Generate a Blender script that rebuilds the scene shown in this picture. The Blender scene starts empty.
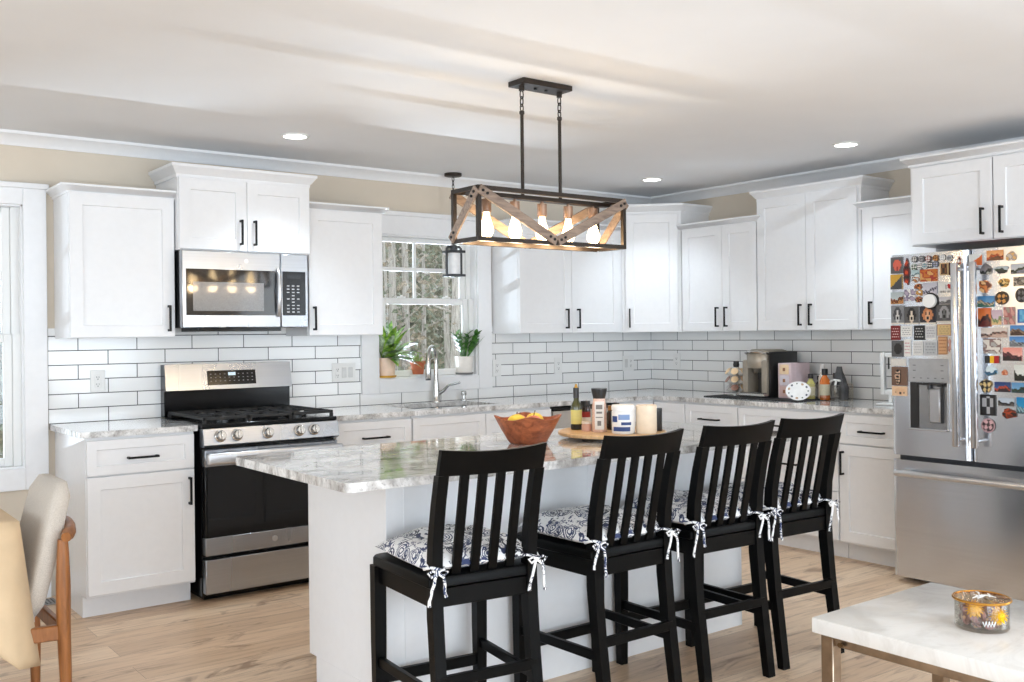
import bpy, bmesh, math, random
from mathutils import Vector, Matrix
random.seed(7)
S = bpy.context.scene
COL = S.collection
PI = math.pi

# ------------------------------------------------------------------ camera
F, YAW, PIT, ROL = 994.78, 0.6509, 0.0013, -0.0109
CAM = Vector((-5.7347, -5.6842, 1.3647))
PX, PY = 512.7, 332.56
FW = Vector((math.sin(YAW)*math.cos(PIT), math.cos(YAW)*math.cos(PIT), math.sin(PIT)))
_r = Vector((math.cos(YAW), -math.sin(YAW), 0)); _u = _r.cross(FW)
RT = _r*math.cos(ROL) + _u*math.sin(ROL); UP = -_r*math.sin(ROL) + _u*math.cos(ROL)
cd = bpy.data.cameras.new('camera'); cam = bpy.data.objects.new('camera', cd); COL.objects.link(cam)
cd.sensor_width = 36; cd.lens = F*36/1024; cd.clip_start = .05; cd.clip_end = 200
cd.shift_x = (512-PX)/1024; cd.shift_y = (PY-341)/1024
cam.matrix_world = Matrix(((RT.x, UP.x, -FW.x, CAM.x), (RT.y, UP.y, -FW.y, CAM.y), (RT.z, UP.z, -FW.z, CAM.z), (0, 0, 0, 1)))
S.camera = cam

def on(u, v, ax, val):
    """the point of the surface x|y|z = val seen at a photo pixel (used to read off places on the door, counter and tray)"""
    d = FW + RT*((u-PX)/F) - UP*((v-PY)/F)
    return CAM + d*((val-CAM[ax])/d[ax])

# ------------------------------------------------------------------ world, lights, exposure
S.view_settings.view_transform = 'Standard'; S.view_settings.look = 'None'
S.view_settings.exposure = 0.03; S.view_settings.gamma = 1.0; S.view_settings.use_curve_mapping = False
W = bpy.data.worlds.new('world'); S.world = W; W.use_nodes = True
W.node_tree.nodes['Background'].inputs[0].default_value = (.86, .93, 1, 1)
W.node_tree.nodes['Background'].inputs[1].default_value = 2.5

def area(name, loc, target, sx, sy, power, color=(1, 1, 1)):
    l = bpy.data.lights.new(name, 'AREA'); l.shape = 'RECTANGLE'; l.size = sx; l.size_y = sy; l.energy = power; l.color = color
    o = bpy.data.objects.new(name, l); COL.objects.link(o); o.location = loc
    o.rotation_euler = (Vector(target)-Vector(loc)).to_track_quat('-Z', 'Y').to_euler()
    return o
COOL = (.735, .87, 1)
area('unseen_fill_front', (-4.2, -8.75, 1.25), (-4.2, 0, 1.25), 5.6, 2.0, 200, COOL)  # added area fill, standing for invented windows behind the camera
area('unseen_fill_left', (-8.75, -4.3, 1.25), (0, -4.3, 1.25), 5.0, 2.0, 82, COOL)  # added side fill at invented windows out of view on the left
area('unseen_fill_right', (-.02-.2, -6.6, 1.35), (-5, -5.2, 1.1), 2.6, 1.7, 30, COOL)  # weak fill added out of view by an invented right-hand window
area('low_yard_glare', (.5, 8.0, -.83), (.5, 0, 1.6), 8, .03, 2700, COOL)  # strip lamp for the low outside glare that stripes the ceiling
area('low_yard_glare_left', (-11, 8.0, -.83), (-11, 0, 1.6), 6, .03, 1800, COOL)  # second glare strip, placed to shine through the left window

# ------------------------------------------------------------------ materials
def lin(c):
    return tuple(((x/255)/12.92 if x/255 <= .04045 else (((x/255)+.055)/1.055)**2.4) for x in c) + (1,)

class NT:
    def __init__(s, name):
        s.m = bpy.data.materials.new(name); s.m.use_nodes = True; s.t = s.m.node_tree; s.n = s.t.nodes
        s.b = s.n['Principled BSDF']
    def new(s, typ, **kw):
        n = s.n.new(typ)
        for k, v in kw.items():
            if k.startswith('i_'):
                key = k[2:]
                key = int(key) if key.isdigit() else key.replace('_', ' ')
                n.inputs[key].default_value = v
            else: setattr(n, k, v)
        return n
    def link(s, a, b): s.t.links.new(a, b)
    def coord(s, scale=(1, 1, 1), loc=(0, 0, 0), rot=(0, 0, 0), kind='Object'):
        c = s.new('ShaderNodeTexCoord'); mp = s.new('ShaderNodeMapping')
        mp.inputs['Scale'].default_value = scale; mp.inputs['Location'].default_value = loc; mp.inputs['Rotation'].default_value = rot
        s.link(c.outputs[kind], mp.inputs[0]); return mp.outputs[0]
    def ramp(s, src, stops, interp='LINEAR'):
        r = s.new('ShaderNodeValToRGB'); r.color_ramp.interpolation = interp
        while len(r.color_ramp.elements) < len(stops): r.color_ramp.elements.new(.5)
        for e, (p, c) in zip(r.color_ramp.elements, stops):
            e.position = p; e.color = c if len(c) == 4 else lin(c)
        s.link(src, r.inputs[0]); return r.outputs[0]
    def mix(s, a, b, f, mode='MIX'):
        m = s.new('ShaderNodeMix', data_type='RGBA', blend_type=mode)
        for sock, v in ((m.inputs['A'], a), (m.inputs['B'], b), (m.inputs['Factor'], f)):
            if hasattr(v, 'is_linked'): s.link(v, sock)
            else: sock.default_value = v
        return m.outputs['Result']
    def bump(s, h, strength=.2, dist=.002):
        b = s.new('ShaderNodeBump'); b.inputs['Strength'].default_value = strength; b.inputs['Distance'].default_value = dist
        s.link(h, b.inputs['Height']); s.link(b.outputs[0], s.b.inputs['Normal'])
    def noise(s, vec, scale, detail=3, rough=.5, dist=0):
        n = s.new('ShaderNodeTexNoise'); n.inputs['Scale'].default_value = scale; n.inputs['Detail'].default_value = detail
        n.inputs['Roughness'].default_value = rough; n.inputs['Distortion'].default_value = dist
        if vec is not None: s.link(vec, n.inputs['Vector'])
        return n.outputs['Fac']
    def setp(s, **kw):
        for k, v in kw.items():
            key = k.replace('_', ' ')
            if hasattr(v, 'is_linked'): s.link(v, s.b.inputs[key])
            else: s.b.inputs[key].default_value = v

MATS = {}
def mat(name, rgb, rough=.4, metal=0, var=.05, scale=30, coat=0, emit=None, es=0, spec=None, bump=0, stretch=(1, 1, 1)):
    if name in MATS: return MATS[name]
    n = NT(name); c = lin(rgb)
    v = n.coord(scale=stretch); f = n.noise(v, scale, 3)
    lo = tuple(max(0, x*(1-var)) for x in c[:3])+(1,); hi = tuple(min(1, x*(1+var)) for x in c[:3])+(1,)
    n.setp(Base_Color=n.ramp(f, [(.3, lo), (.7, hi)]), Roughness=rough, Metallic=metal)
    if spec is not None: n.setp(Specular_IOR_Level=spec)
    if coat: n.setp(Coat_Weight=coat, Coat_Roughness=.05)
    if emit: n.setp(Emission_Color=lin(emit), Emission_Strength=es)
    if bump: n.bump(f, bump)
    MATS[name] = n.m
    return n.m

def glass(name, tint=(255, 255, 255), fac=.08, rough=.02):
    if name in MATS: return MATS[name]
    n = NT(name); n.n.remove(n.b)
    tr = n.new('ShaderNodeBsdfTransparent'); tr.inputs[0].default_value = lin(tint)
    gl = n.new('ShaderNodeBsdfGlossy'); gl.inputs['Roughness'].default_value = rough
    lw = n.new('ShaderNodeLayerWeight'); lw.inputs[0].default_value = .25
    mth = n.new('ShaderNodeMath', operation='MULTIPLY_ADD'); mth.inputs[1].default_value = .5; mth.inputs[2].default_value = fac
    n.link(lw.outputs['Fresnel'], mth.inputs[0])
    mx = n.new('ShaderNodeMixShader'); n.link(mth.outputs[0], mx.inputs[0]); n.link(tr.outputs[0], mx.inputs[1]); n.link(gl.outputs[0], mx.inputs[2])
    n.link(mx.outputs[0], n.n['Material Output'].inputs[0]); MATS[name] = n.m
    return n.m

WHITE = mat('white_cabinet_paint', (235, 235, 236), .32, var=.012)
TRIM = mat('white_trim_paint', (240, 240, 241), .4, var=.012)
CEIL = mat('ceiling_paint', (234, 235, 237), .9, var=.01, scale=4)
BEIGE = mat('beige_wall_paint', (217, 205, 188), .85, var=.02, scale=5)
BLACKM = mat('black_metal', (10, 10, 11), .38, spec=.25, var=.15)
BLACKW = mat('black_painted_wood', (5, 5, 5), .4, spec=.12, var=.25, scale=60, stretch=(1, 1, .15))
BLACKG = mat('black_enamel', (10, 10, 11), .15, spec=.4)
IRON = mat('cast_iron', (30, 30, 31), .6, var=.2, bump=.3, scale=200)
PLAST = mat('white_plastic', (236, 236, 234), .35, var=.01)
DARKP = mat('dark_plastic', (34, 33, 33), .35)
CHROME = mat('brushed_nickel', (196, 194, 190), .22, metal=1, var=.03)
BRONZE = mat('oil_rubbed_bronze', (52, 44, 38), .42, metal=.6, var=.15)

def steel(name, rgb, rough, axis):
    n = NT(name); st = [1.5, 1.5, 1.5]; st = [220 if i != axis else 1.2 for i in range(3)]
    v = n.coord(scale=tuple(st)); f = n.noise(v, 1, 2)
    v2 = n.coord(scale=(2, 2, .4)); f2 = n.noise(v2, 1.3, 2)
    c = lin(rgb)
    n.setp(Base_Color=n.ramp(f, [(.3, tuple(x*.93 for x in c[:3])+(1,)), (.7, c)]), Metallic=1,
           Roughness=n.ramp(f2, [(.3, (rough*.8,)*3+(1,)), (.7, (rough*1.15,)*3+(1,))]))
    n.bump(f, .012, .0004); MATS[name] = n.m
    return n.m
STEEL_X = steel('stainless_steel_grain_along_width', (178, 182, 188), .28, 0)
STEEL_Z = steel('stainless_steel_fridge_door', (216, 219, 224), .27, 1)
SATIN = mat('satin_steel', (206, 207, 209), .36, metal=1, var=.03)

def granite(name, edge=False):
    n = NT(name)
    v = n.coord(scale=(1.0, 2.4, 1.0), rot=(0, 0, .12))
    w = n.noise(v, 2.2, 6, .62, 1.6)
    base = n.ramp(w, [(.28, (176, 175, 174)), (.40, (222, 221, 219)), (.48, (240, 239, 237)), (.56, (206, 204, 202)), (.62, (240, 239, 238)), (.8, (186, 182, 178))])
    v2 = n.coord(scale=(1, 1.6, 1))
    f = n.noise(v2, 6.0, 8, .7, .8)
    dark = n.ramp(f, [(.5 if not edge else .46, (255, 255, 255)), (.60, (190, 187, 184)), (.72, (104, 101, 98))])
    col = n.mix(base, dark, 1.0, 'MULTIPLY')
    sp = n.noise(n.coord(), 95, 4, .7)
    spk = n.ramp(sp, [(.34, (150, 146, 142)), (.45, (255, 255, 255))])
    col = n.mix(col, spk, .55 if edge else .3, 'MULTIPLY')
    n.setp(Base_Color=col, Roughness=.07 if not edge else .2, Coat_Weight=.6, Coat_Roughness=.03)
    if edge: n.bump(n.noise(n.coord(), 60, 4), .5, .004)
    MATS[name] = n.m
    return n.m
GRAN, GRANE = granite('polished_granite'), granite('granite_edge', True)

def tile(name, ucoord):
    """white glossy 12 x 3 inch tile, dark grout; u runs along the wall, v is height"""
    n = NT(name); tc = n.new('ShaderNodeTexCoord'); sp = n.new('ShaderNodeSeparateXYZ'); n.link(tc.outputs['Object'], sp.inputs[0])
    cb = n.new('ShaderNodeCombineXYZ')
    mu = n.new('ShaderNodeMath', operation='MULTIPLY_ADD'); mu.inputs[1].default_value = ucoord[1]; mu.inputs[2].default_value = ucoord[2]
    n.link(sp.outputs[ucoord[0]], mu.inputs[0]); n.link(mu.outputs[0], cb.inputs[0])
    mz = n.new('ShaderNodeMath', operation='ADD'); mz.inputs[1].default_value = -.914+.0773*10; n.link(sp.outputs[2], mz.inputs[0]); n.link(mz.outputs[0], cb.inputs[1])
    br = n.new('ShaderNodeTexBrick'); br.offset = .5; br.squash = 1
    for k, x in (('Scale', 1), ('Mortar Size', .0024), ('Mortar Smooth', .1), ('Bias', 0), ('Brick Width', .3096), ('Row Height', .0773)): br.inputs[k].default_value = x
    br.inputs['Color1'].default_value = lin((247, 247, 246)); br.inputs['Color2'].default_value = lin((240, 240, 239)); br.inputs['Mortar'].default_value = lin((62, 62, 64))
    n.link(cb.outputs[0], br.inputs[0])
    n.setp(Base_Color=br.outputs['Color'], Roughness=n.ramp(br.outputs['Fac'], [(.2, (.1, .1, .1, 1)), (.8, (.8, .8, .8, 1))]))
    nz = n.noise(n.coord(), 22, 3)
    h = n.new('ShaderNodeMath', operation='MULTIPLY_ADD'); h.inputs[1].default_value = -1.0; n.link(br.outputs['Fac'], h.inputs[0]); 
    q = n.new('ShaderNodeMath', operation='MULTIPLY'); q.inputs[1].default_value = .9; n.link(nz, q.inputs[0]); n.link(q.outputs[0], h.inputs[2])
    n.bump(h.outputs[0], .35, .002)
    MATS[name] = n.m
    return n.m

def planks():
    n = NT('oak_plank_floor'); tc = n.coord()
    br = n.new('ShaderNodeTexBrick'); br.offset = .37; br.offset_frequency = 2
    for k, x in (('Scale', 1), ('Mortar Size', .0007), ('Mortar Smooth', .1), ('Bias', 0), ('Brick Width', 1.5), ('Row Height', .18)): br.inputs[k].default_value = x
    br.inputs['Color1'].default_value = (0, 0, 0, 1); br.inputs['Color2'].default_value = (1, 1, 1, 1); br.inputs['Mortar'].default_value = (.3, .3, .3, 1)
    n.link(tc, br.inputs[0])
    tone = n.ramp(br.outputs['Color'], [(0, (208, 180, 151)), (.5, (224, 197, 168)), (1, (236, 213, 186))])
    g = n.noise(n.coord(scale=(1.2, 16, 1)), 2.4, 7, .65, .6)
    grain = n.ramp(g, [(.30, (160, 136, 116)), (.5, (243, 234, 225)), (.72, (255, 252, 248))])
    col = n.mix(tone, grain, .62, 'MULTIPLY')
    k = n.noise(n.coord(scale=(1.6, 5, 1)), 2.1, 4, .6, 1.2)
    knot = n.ramp(k, [(.56, (255, 255, 255)), (.70, (136, 106, 82))])
    col = n.mix(col, knot, .65, 'MULTIPLY')
    col = n.mix(col, lin((120, 98, 80)), br.outputs['Fac'])
    n.setp(Base_Color=col, Roughness=.36); n.bump(g, .12, .001)
    return n.m
FLOORM = planks()

def woodm(name, dark, light, scale=3, stretch=(1, 10, 10), rough=.4):
    if name in MATS: return MATS[name]
    n = NT(name); g = n.noise(n.coord(scale=stretch), scale, 6, .6, .5)
    n.setp(Base_Color=n.ramp(g, [(.3, dark), (.7, light)]), Roughness=rough); n.bump(g, .15, .001); MATS[name] = n.m
    return n.m
TEAK = woodm('teak_wood', (112, 66, 28), (160, 100, 48), 8, (6, 6, .8))
GREYW = woodm('weathered_wood', (108, 90, 78), (158, 138, 122), 6, (2, 12, 12), .7)
ACACIA = woodm('acacia_wood', (112, 54, 30), (182, 102, 62), 7, (2.5, 6, 8), .35)
BAMBOO = woodm('bamboo_wood', (196, 158, 112), (220, 186, 142), 6, (2, 14, 2), .4)

def floral():
    n = NT('white_cotton_with_navy_flowers'); v = n.coord()
    w = n.new('ShaderNodeTexNoise'); w.inputs['Scale'].default_value = 18; n.link(v, w.inputs[0])
    va = n.new('ShaderNodeVectorMath', operation='MULTIPLY_ADD'); va.inputs[1].default_value = (.03, .03, .03); n.link(w.outputs['Color'], va.inputs[0]); n.link(v, va.inputs[2])
    def vor(scale, feat='F1'):
        x = n.new('ShaderNodeTexVoronoi', feature=feat); x.inputs['Scale'].default_value = scale; n.link(va.outputs[0], x.inputs['Vector']); return x.outputs['Distance']
    K, Z = (0, 0, 0, 1), (1, 1, 1, 1)
    d = vor(15)
    rings = n.ramp(d, [(0, K), (.10, Z), (.16, K), (.22, Z), (.30, K), (.36, Z), (.42, K), (.48, Z)], 'CONSTANT')
    leaf = n.ramp(n.noise(va.outputs[0], 42, 3, .6, 1.2), [(0, K), (.44, Z)], 'CONSTANT')
    dots = n.ramp(vor(48), [(0, K), (.13, Z)], 'CONSTANT')
    m = n.mix(n.mix(rings, leaf, 1.0, 'MULTIPLY'), dots, 1.0, 'MULTIPLY')
    blue = n.ramp(n.noise(v, 9, 2), [(.42, (16, 20, 40)), (.56, (50, 62, 100))])
    n.setp(Base_Color=n.mix(blue, lin((240, 239, 238)), m), Roughness=.85, Sheen_Weight=.2)
    n.bump(n.noise(v, 30, 3), .3, .004)
    return n.m
FLORAL = floral()
LINEN = mat('tan_table_linen', (204, 178, 144), .85, var=.05, scale=14, bump=.15)
def weave(name, a, b):
    n = NT(name); f = n.noise(n.coord(scale=(1, 1, 1)), 420, 3, .7)
    n.setp(Base_Color=n.ramp(f, [(.35, a), (.65, b)]), Roughness=.95, Sheen_Weight=.2); n.bump(f, .5, .002)
    return n.m
TWEED = weave('oatmeal_tweed', (176, 166, 154), (208, 199, 188))
def marble():
    n = NT('white_marble'); w = n.noise(n.coord(scale=(1, 1.5, 1)), 3, 7, .65, 2.2)
    n.setp(Base_Color=n.ramp(w, [(.36, (232, 229, 224)), (.5, (243, 241, 237)), (.62, (241, 238, 233)), (.72, (233, 230, 225))]), Roughness=.12, Coat_Weight=.2); return n.m
MARBLE = marble()
BRASS = mat('antique_brass', (158, 142, 124), .28, metal=1, var=.2, scale=20)
GLASS = glass('window_glass', fac=.03)
JARG = glass('jar_glass', (250, 248, 244), .06)
BULBG = mat('lit_filament_bulb', (255, 236, 200), .2, emit=(255, 222, 170), es=9)
def printm():
    n = NT('printed_colours'); a = n.new('ShaderNodeAttribute'); a.attribute_name = 'Col'
    f = n.noise(n.coord(), 260, 2)
    n.setp(Base_Color=n.mix(a.outputs['Color'], n.ramp(f, [(.3, (215, 215, 215)), (.7, (255, 255, 255))]), .5, 'MULTIPLY'), Roughness=.35); return n.m
PRINT = printm()
def leafm(name, a, b):
    if name in MATS: return MATS[name]
    n = NT(name); f = n.noise(n.coord(), 35, 2)
    n.setp(Base_Color=n.ramp(f, [(.35, a), (.65, b)]), Roughness=.4, Subsurface_Weight=.0); MATS[name] = n.m; return n.m

# ------------------------------------------------------------------ mesh helpers
def B(): return bmesh.new()
def done(bm, mi):
    for f in bm.faces:
        if not f.tag: f.material_index = mi; f.tag = True
def box(bm, x0, x1, y0, y1, z0, z1, bev=0, mi=0, M=None, seg=1):
    m = Matrix.Translation(((x0+x1)/2, (y0+y1)/2, (z0+z1)/2)) @ Matrix.Diagonal((abs(x1-x0), abs(y1-y0), abs(z1-z0), 1))
    r = bmesh.ops.create_cube(bm, size=1, matrix=(M @ m) if M else m)
    if bev:
        es = list({e for v in r['verts'] for e in v.link_edges})
        bmesh.ops.bevel(bm, geom=es, offset=bev, segments=seg, affect='EDGES', profile=.5)
    done(bm, mi)
def loft(bm, rings, cap=True, mi=0, close=True):
    R = [[bm.verts.new(p) for p in ring] for ring in rings]
    n = len(R[0])
    for a, b in zip(R, R[1:]):
        for i in range(n if close else n-1):
            j = (i+1) % n
            try: bm.faces.new((a[i], a[j], b[j], b[i]))
            except ValueError: pass
    if cap:
        for ring in (list(reversed(R[0])), R[-1]):
            try: bm.faces.new(ring)
            except ValueError: pass
    done(bm, mi); return R
def lathe(bm, prof, c=(0, 0, 0), seg=20, mi=0, M=None):
    rings = []
    for r, z in prof:
        ring = []
        for i in range(seg):
            a = 2*PI*i/seg; p = Vector((c[0]+r*math.cos(a), c[1]+r*math.sin(a), c[2]+z))
            ring.append(M @ p if M else p)
        rings.append(ring)
    loft(bm, rings, mi=mi)
def tube(bm, pts, r, seg=8, mi=0, closed=False, cap=True):
    pts = [Vector(p) for p in pts]; n = len(pts); rr = r if hasattr(r, '__len__') else [r]*n
    T = []
    for i in range(n):
        a = pts[(i-1) % n] if (closed or i > 0) else pts[i]; b = pts[(i+1) % n] if (closed or i < n-1) else pts[i]
        T.append((b-a).normalized())
    nrm = T[0].orthogonal().normalized(); rings = []
    for i in range(n):
        nrm = (nrm - T[i]*nrm.dot(T[i]))
        nrm = nrm.normalized() if nrm.length > 1e-6 else T[i].orthogonal().normalized()
        bn = T[i].cross(nrm)
        rings.append([pts[i] + (nrm*math.cos(2*PI*k/seg) + bn*math.sin(2*PI*k/seg))*rr[i] for k in range(seg)])
    if closed: rings.append(rings[0])
    loft(bm, rings, cap=cap and not closed, mi=mi)
    if closed: bmesh.ops.remove_doubles(bm, verts=bm.verts, dist=1e-6)
def cyl(bm, p0, p1, r0, r1=None, seg=16, mi=0): tube(bm, [p0, p1], [r0, r0 if r1 is None else r1], seg, mi)
def sph(bm, c, r, sc=(1, 1, 1), mi=0, u=16, v=10, M=None):
    m = Matrix.Translation(c) @ (M or Matrix()) @ Matrix.Diagonal((sc[0], sc[1], sc[2], 1))
    bmesh.ops.create_uvsphere(bm, u_segments=u, v_segments=v, radius=r, matrix=m); done(bm, mi)
def beam(bm, p0, p1, w, h, up=(0, 0, 1), mi=0, bev=0):
    p0, p1 = Vector(p0), Vector(p1); d = p1-p0; L = d.length; x = d.normalized(); z = Vector(up); z = (z-x*z.dot(x)).normalized(); y = z.cross(x)
    M = Matrix(((x.x, y.x, z.x, p0.x), (x.y, y.y, z.y, p0.y), (x.z, y.z, z.z, p0.z), (0, 0, 0, 1)))
    box(bm, 0, L, -w/2, w/2, -h/2, h/2, bev, mi, M)
def prism(bm, poly, a0, a1, axis=2, mi=0):
    """polygon in the two axes left over, extruded from a0 to a1 along axis"""
    def P(q, a): return {2: (q[0], q[1], a), 1: (q[0], a, q[1]), 0: (a, q[0], q[1])}[axis]
    loft(bm, [[P(q, a0) for q in poly], [P(q, a1) for q in poly]], mi=mi)

def fin(name, bm, mats, parent=None, flat=False, ang=40, kind=None):
    bmesh.ops.recalc_face_normals(bm, faces=bm.faces)
    me = bpy.data.meshes.new(name); bm.to_mesh(me); bm.free()
    for m in (mats if isinstance(mats, (list, tuple)) else [mats]): me.materials.append(m)
    if not flat:
        me.shade_smooth(); me.set_sharp_from_angle(angle=math.radians(ang))
    o = bpy.data.objects.new(name, me); COL.objects.link(o)
    if parent: o.parent = parent
    if kind: o['kind'] = kind
    return o
def tag(o, label, cat, group=None):
    o['label'] = label; o['category'] = cat
    if group: o['group'] = group
    return o
def thing(name, label, cat, loc=(0, 0, 0), rz=0, group=None):
    o = bpy.data.objects.new(name, None); COL.objects.link(o); o.location = loc; o.rotation_euler = (0, 0, rz); o.empty_display_size = .1
    return tag(o, label, cat, group)
def struct(name, bm, m, parent=None, flat=False):
    o = fin(name, bm, m, parent, flat)
    if not parent: o['kind'] = 'structure'
    return o
def dup(root, loc, rz, label, group=None):
    r = root.copy(); COL.objects.link(r); r.location = loc; r.rotation_euler = (0, 0, rz); r['label'] = label
    if group: r['group'] = group
    for ch in list(root.children):
        c = ch.copy(); COL.objects.link(c); c.parent = r
        for g in ch.children:
            d = g.copy(); COL.objects.link(d); d.parent = c
    return r

# ------------------------------------------------------------------ room shell
H = 2.44
bm = B(); box(bm, -9, .15, -9, .15, -.06, 0); struct('floor', bm, FLOORM, flat=True)
bm = B(); box(bm, -9.1, .25, -9.1, .25, H, H+.1); struct('ceiling', bm, CEIL, flat=True)
def wall_holes(name, axis, at, thick, u0, u1, holes, m):
    """wall slab along u with rectangular openings (ua,ub,za,zb)"""
    bm = B(); us = sorted({u0, u1, *[h[0] for h in holes], *[h[1] for h in holes]})
    for a, b in zip(us, us[1:]):
        zs = [(0, H)]
        for h in holes:
            if h[0] <= a+1e-6 and h[1] >= b-1e-6: zs = [(0, h[2]), (h[3], H)]
        for z0, z1 in zs:
            if axis == 'x': box(bm, a, b, min(at, at+thick), max(at, at+thick), z0, z1)
            else: box(bm, min(at, at+thick), max(at, at+thick), a, b, z0, z1)
    return struct(name, bm, m, flat=True)
W1 = (-5.56, -4.615, .69, 2.07)       # window by the dining table
W2 = (-2.515, -1.715, 1.075, 2.03)    # window over the sink
wall_holes('wall_back', 'x', 0, .14, -9, .14, [W1, W2], BEIGE)
wall_holes('wall_right', 'y', 0, .14, -9, 0, [(-7.9, -5.3, .5, 2.2)], BEIGE)
wall_holes('wall_front', 'x', -9, .14, -9, .14, [(-7.0, -4.3, .1, 2.25), (-4.1, -1.4, .1, 2.25)], BEIGE)
wall_holes('wall_left', 'y', -9, .14, -9, 0, [(-6.8, -4.4, .2, 2.25), (-4.2, -1.8, .2, 2.25)], BEIGE)
def back_window(name, axis, at, u0, u1, z0, z1):
    bm = B()
    def bar(a, b, c, d):
        if axis == 'x': box(bm, a, b, at-.03, at+.03, c, d)
        else: box(bm, at-.03, at+.03, a, b, c, d)
    bar(u0, u0+.05, z0, z1); bar(u1-.05, u1, z0, z1); bar(u0+.05, u1-.05, z0, z0+.05); bar(u0+.05, u1-.05, z1-.05, z1); bar((u0+u1)/2-.03, (u0+u1)/2+.03, z0+.05, z1-.05)
    o = struct(name, bm, TRIM)
    bm = B(); c = (u0+u1)/2
    if axis == 'x': box(bm, u0+.05, u1-.05, at-.004, at+.004, z0+.05, z1-.05)
    else: box(bm, at-.004, at+.004, u0+.05, u1-.05, z0+.05, z1-.05)
    fin('glass_pane', bm, GLASS, o)
back_window('window_3', 'x', -8.95, -7.0, -4.3, .1, 2.25); back_window('window_4', 'x', -8.95, -4.1, -1.4, .1, 2.25)
back_window('window_5', 'y', -8.95, -6.8, -4.4, .2, 2.25); back_window('window_6', 'y', -8.95, -4.2, -1.8, .2, 2.25)
back_window('window_7', 'y', .03, -7.9, -5.3, .5, 2.2)

# crown moulding and baseboards
CR = [(0, 2.372), (.012, 2.372), (.018, 2.39), (.06, 2.42), (.072, 2.425), (.072, 2.44), (0, 2.44)]
bm = B(); prism(bm, [(-a, z) for a, z in CR], -9, 0, 0); struct('trim_1', bm, TRIM)
bm = B(); prism(bm, [(-a, z) for a, z in CR], -9, 0, 1); struct('trim_2', bm, TRIM)
BBP = [(0, 0), (.016, 0), (.016, .1), (.01, .12), (0, .12)]
bm = B(); prism(bm, [(-a, z) for a, z in BBP], -9, -4.5, 0); struct('baseboard_back', bm, TRIM)
bm = B(); prism(bm, [(-a, z) for a, z in BBP], -9, -3.7, 1); struct('baseboard_right', bm, TRIM)

# backsplash tile
TA = tile('white_subway_tile_back_wall', (0, 1.0, 4.1984+.3096*20+.1548))
TB = tile('white_subway_tile_right_wall', (1, -1.0, -.4414+.3096*20+.1548))
bm = B()
box(bm, -4.502, -2.642, -.009, .001, .914, 1.42); box(bm, -1.605, 0, -.009, .001, .914, 1.42); box(bm, -2.642, -1.605, -.009, .001, .914, .99)
o = struct('trim_3', bm, TA, flat=True); o['label'] = 'white subway tile backsplash on the window wall'
bm = B(); box(bm, -.009, .001, -2.62, -.009, .914, 1.42)
o = struct('trim_4', bm, TB, flat=True); o['label'] = 'white subway tile backsplash on the coffee machine wall'

# windows with sashes
def hung_window(name, w, rail_z, munt, cas, grid_top=(2, 2)):
    x0, x1, z0, z1 = w; bm = B()
    # jamb liner
    box(bm, x0, x0+.012, 0, .14, z0, z1); box(bm, x1-.012, x1, 0, .14, z0, z1); box(bm, x0, x1, 0, .14, z1-.012, z1); box(bm, x0, x1, -.004, .14, z0-.001, z0+.012)
    o = struct(name, bm, TRIM)
    bm = B(); cl, crr, cb, ct = cas
    box(bm, x0-cl, x0+.004, -.022, -.001, z0-cb, z1+ct, .002); box(bm, x1-.004, x1+crr, -.022, -.001, z0-cb, z1+ct, .002)
    box(bm, x0+.004, x1-.004, -.022, -.001, z1-.004, z1+ct, .002); box(bm, x0+.004, x1-.004, -.022, -.001, z0-cb, z0+.004, .002)
    box(bm, x0-cl-.012, x1+crr+.012, -.04, -.001, z1+ct-.03, z1+ct, .004)
    fin('window_casing', bm, TRIM, o)
    for nm, ya, zb, zt in (('upper_sash', .075, rail_z-.02, z1-.012), ('lower_sash', .045, z0+.012, rail_z+.02)):
        bm = B(); s = .042; a, b = x0+.05, x1-.05
        box(bm, x0+.012, a, ya-.012, ya+.035, zb, zt); box(bm, b, x1-.012, ya-.012, ya+.035, zb, zt)
        box(bm, a, a+s, ya, ya+.028, zb, zt, .003); box(bm, b-s, b, ya, ya+.028, zb, zt, .003)
        box(bm, a+s, b-s, ya, ya+.028, zb, zb+.042, .003); box(bm, a+s, b-s, ya, ya+.028, zt-(.042 if nm == 'lower_sash' else .03), zt, .003)
        if nm == 'upper_sash':
            for x in munt[0]: box(bm, x-.009, x+.009, ya+.0055, ya+.0225, zb+.03, zt-.02)
            for z in munt[1]: box(bm, a+s, b-s, ya+.006, ya+.022, z-.013, z+.013)
        sash = fin(nm, bm, PLAST, o)
        bm = B(); box(bm, a+.02, b-.02, ya+.012, ya+.016, zb+.02, zt-.015); fin('glass_pane', bm, GLASS, sash)
        if nm == 'lower_sash':
            for xx in (a+.17, b-.17):
                bm = B(); box(bm, xx-.025, xx+.025, ya-.004, ya+.03, zt, zt+.012, .003); cyl(bm, (xx, ya+.012, zt+.012), (xx, ya+.012, zt+.02), .009, seg=10); fin('sash_lock', bm, PLAST, sash)
hung_window('window_1', W1, 1.372, ([-5.09], [1.70]), (.11, .108, .11, .11))
hung_window('window_2', W2, 1.592, ([-2.172], [1.807]), (.125, .11, .09, .15))

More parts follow.
